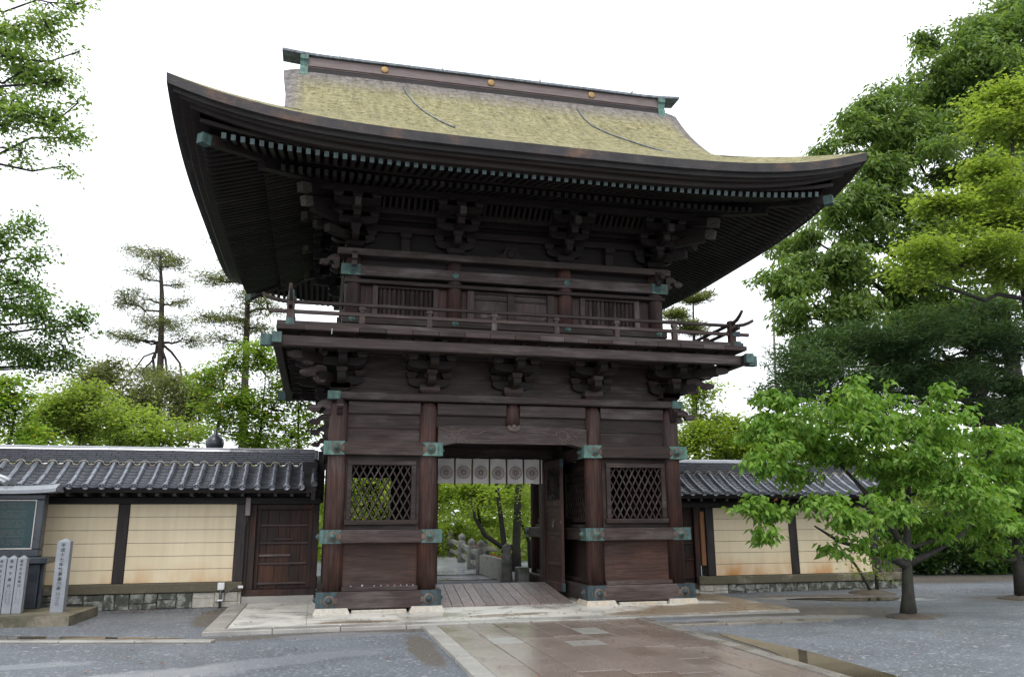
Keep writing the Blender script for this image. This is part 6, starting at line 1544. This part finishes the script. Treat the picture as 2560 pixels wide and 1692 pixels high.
# --- right back
for i, lb in enumerate(LB_['shrub']):
    x, y, z, r, fl = lb; h = z+r
    lb2 = [(x, y, z*.75, r*1.1, .8), (x+.4, y+.3, z*.45, r*.9, .8)]
    txt = ['dark shrub just past the right wall end', 'dense dark shrub right behind the cherry trunk', 'dark shrub between the two cherry trees', 'dark bushy shrub at the right photo edge', 'low shrub sprawling at the foot of the wall end', 'low dark bush under the second cherry', 'low leafy bush nearest the right photo edge'][i]
    tree('shrub', txt, [(x, y, 0), (x+.05, y, h*.4), (x, y, h*.8)], .05, lb2, dict(dens=200, per=26, spread=.16, flat=.8, L=(.08, .16), asp=.5, mode='any', mat=lf_shrub), bark_dk, 40, 'shrubs behind the right wall', cat='shrub', twig_r=.01)
def split_trees(key, groups, name, labels, leaf, bark, r0, group=None, **kw):
    for g_, lab in zip(groups, labels):
        lbs = [LB_[key][i] for i in g_]; cx = np.mean([l[0] for l in lbs]); cy = np.mean([l[1] for l in lbs]); ztop = max(l[2] for l in lbs)
        ln_ = rng.uniform(-.5, .5); tree(name, lab, [(cx+.2+ln_, cy+.3, 0), (cx+.15+ln_*.9, cy+.2, ztop*.3), (cx+ln_*.3, cy+.1, ztop*.6), (cx-ln_*.2, cy, ztop*.92)], r0, lbs, leaf, bark, kw.get('tw', 90), group, **{k: v for k, v in kw.items() if k != 'tw'})
BR = dict(dens=85, per=24, spread=.24, flat=.55, L=(.10, .19), asp=.6, mode='flat', mat=lf_bright, shell=.2)
split_trees('rightbright', [(0, 5, 3), (1, 2), (4, 6, 7)], 'young_maple_tree', ['bright green young maple close behind the gate right side', 'bright green young maple behind the right wall, middle one', 'bright green young maple behind the cherry crown'], BR, bark_dk, .10, 'bright maples behind the right wall', twig_r=.014)
tree('pine_tree', 'slender pine just showing under the right eave of the gate', [(13.9, 20.3, 0), (13.8, 20.2, 6), (13.9, 20, 10), (14.0, 20, 12.6)], .2, LB_['rightpine'], dict(dens=140, per=46, spread=.18, flat=.5, L=(.16, .30), asp=.20, mode='needle', mat=lf_larch, shell=.2), bark_pine, 60, twig_r=.02)
# --- left
tree('broadleaf_tree', 'near tree whose light green branches hang in the top left corner', [(-11.5, -2.4, 0), (-11.4, -2.3, 4), (-11.0, -2.2, 7), (-10.2, -2.1, 8.6), (-9.6, -2, 9.8)], .3, LB_['leftnear'],
     dict(dens=440, per=12, spread=.09, flat=.9, L=(.06, .11), asp=.5, mode='any', mat=lf_near, shell=.1, first=.6), bark_dk, 650, twig_r=.008, limb_r=.9, low=.1)
tree('broadleaf_tree', 'darker green tree leaning in at the middle of the left edge', [(-12.5, 3.5, 0), (-12.3, 3.4, 3), (-11.8, 3.2, 5), (-11.2, 3.1, 6.6), (-10.8, 3, 7.6)], .25, LB_['leftmid'],
     dict(dens=420, per=12, spread=.13, flat=.9, L=(.07, .125), asp=.52, mode='any', mat=lf_mid, shell=.1, first=.5), bark_dk, 420, twig_r=.009, limb_r=.6, low=.1)
tree('larch_tree', 'tall thin sparse conifer standing alone against the left sky', [(-10.75, 24, 0), (-10.85, 24, 5), (-11.0, 24, 9), (-11.2, 24, 12), (-11.38, 24, 13.4), (-11.45, 24, 14.3)], .23, LB_['larch'],
     dict(dens=190, per=20, spread=.20, flat=.6, L=(.11, .24), asp=.15, mode='any', mat=lf_larch, shell=.1, first=.45), bark_pine, 330, twig_r=.018, limb_r=.4, low=.15, sag=.02)
tree('pine_tree', 'layered dark pine standing close left of the gate roof', [(-6.6, 20, 0), (-6.75, 20, 4.5), (-6.9, 20, 9), (-7.0, 20, 12), (-7.1, 20, 13)], .24, LB_['leftpine'],
     dict(dens=140, per=24, spread=.24, flat=.6, L=(.12, .26), asp=.17, mode='any', mat=lf_larch, shell=.1, first=.4), bark_pine, 110, twig_r=.02, limb_r=.5, low=.1, sag=.02)
LM = dict(dens=85, per=24, spread=.20, flat=.5, L=(.09, .17), asp=.62, mode='flat', mat=lf_lmaple, shell=.2)
split_trees('leftmaple', [(0, 4, 6, 8, 11), (1, 5, 9), (2, 3, 7, 10)], 'maple_tree', ['green maple behind the left wall beside the layered pine', 'green maple with dark forked trunk behind the left wall', 'green maple touching the left corner of the gate'], LM, bark_dk, .13, 'maples behind the left wall', twig_r=.016)
LL = dict(dens=105, per=24, spread=.22, flat=.55, L=(.09, .17), asp=.6, mode='flat', mat=lf_light, shell=.2)
split_trees('leftlight', [(0, 4), (1, 3), (2, 7), (5, 6)], 'young_maple_tree', ['rounded light green maple above the notice board', 'light green maple left of the tall conifer', 'light green maple at the foot of the tall conifer', 'low light green maple left of the lantern finial'], LL, bark_dk, .10, 'light green maples behind the left wall', twig_r=.014)
split_trees('leftedge', [(0, 1, 2, 3, 4)], 'maple_tree', ['mixed green maple in the far left corner above the wall'], LM, bark_dk, .14, twig_r=.016)
split_trees('leftback', [(0, 3), (1, 5, 6, 8), (2, 4, 7)], 'far_tree', ['hazy pale tree behind the tall conifer trunk, left side', 'small pale tree right of the tall conifer trunk', 'pale tree over the light green maples'], dict(dens=110, per=22, spread=.24, flat=.7, L=(.10, .2), asp=.5, mode='any', mat=lf_larch, shell=.2), bark_dk, .12, 'pale trees beyond the left wall', twig_r=.016)
# --- behind the gate
split_trees('gatemaple', [(0, 3, 8, 9, 10, 13), (1, 4, 5, 11), (2, 6, 7, 12)], 'maple_tree', ['bright maple filling the left of the gateway opening', 'bright maple behind the bridge posts in the gateway', 'bright maple with leaning trunk right of the gateway opening'], dict(dens=170, per=24, spread=.18, flat=.5, L=(.08, .15), asp=.6, mode='flat', mat=lf_bright, shell=.2), bark_dk, .10, 'maples seen through the gateway', twig_r=.012)
split_trees('latticetree', [(0, 1, 2, 3, 4)], 'maple_tree', ['bright tree seen through the left lattice window'], dict(dens=120, per=24, spread=.22, flat=.6, L=(.10, .18), asp=.6, mode='flat', mat=lf_bright, shell=.2), bark_dk, .12, twig_r=.014)
ot = thing('old_tree', 'dark twin trunks standing behind the bridge in the gateway', 'tree', (2.85, 11.5, 0))
MB().tube([(0, 0, -.2), (-.02, 0, .8), (.02, 0, 1.8), (.1, 0, 3.2)], [.17, .14, .13, .10], 9).build('trunk', bark_moss, ot)
MB().tube([(-.35, .2, -.2), (-.38, .2, .8), (-.48, .2, 1.6), (-.62, .2, 2.6), (-.7, .2, 3.6)], [.11, .095, .085, .07, .05], 8).build('trunk', bark_dk, ot)
MB().tube([(.0, .1, .75), (-.5, .2, .80), (-1.0, .3, 1.15), (-1.35, .3, 1.7), (-1.5, .3, 2.4)], [.09, .085, .075, .06, .03], 8).build('limb', bark_moss, ot)
me = leaf_cloud(rng.normal(size=(70, 3))*np.array([.8, .5, .35])+np.array([-.1, 0, 2.6]), 18, .16, .5, (.08, .14), .6, 'flat', 'crown', lf_bright); link(me, 'crown', ot)
# --- far wood closing the horizon
pts = []
for k in range(1500):
    a = rng.uniform(-1.25, 1.45); d = rng.uniform(34, 52); x = -3.6+d*math.sin(a+.2); y = -15+d*math.cos(a+.2)
    if y < 14: continue
    h = 4.4+1.2*math.sin(x*.35)+1.0*math.sin(x*.9+1); 
    for j in range(4): pts.append((x, y, rng.uniform(-.2, max(1.2, h))))
pts = np.array(pts); fw = leaf_cloud(pts, 26, .55, .6, (.22, .42), .6, 'any', 'far_wood', lf_light); o = link(fw, 'far_wood'); tag(o, 'far mass of pale green woodland closing the view behind everything', 'woodland', kind='stuff')

print('TRIS', sum(sum(len(p.vertices)-2 for p in o.data.polygons) for o in COL.objects if o.type == 'MESH' and len(o.data.polygons) < 20000)+sum(len(o.data.polygons) for o in COL.objects if o.type == 'MESH' and len(o.data.polygons) >= 20000))
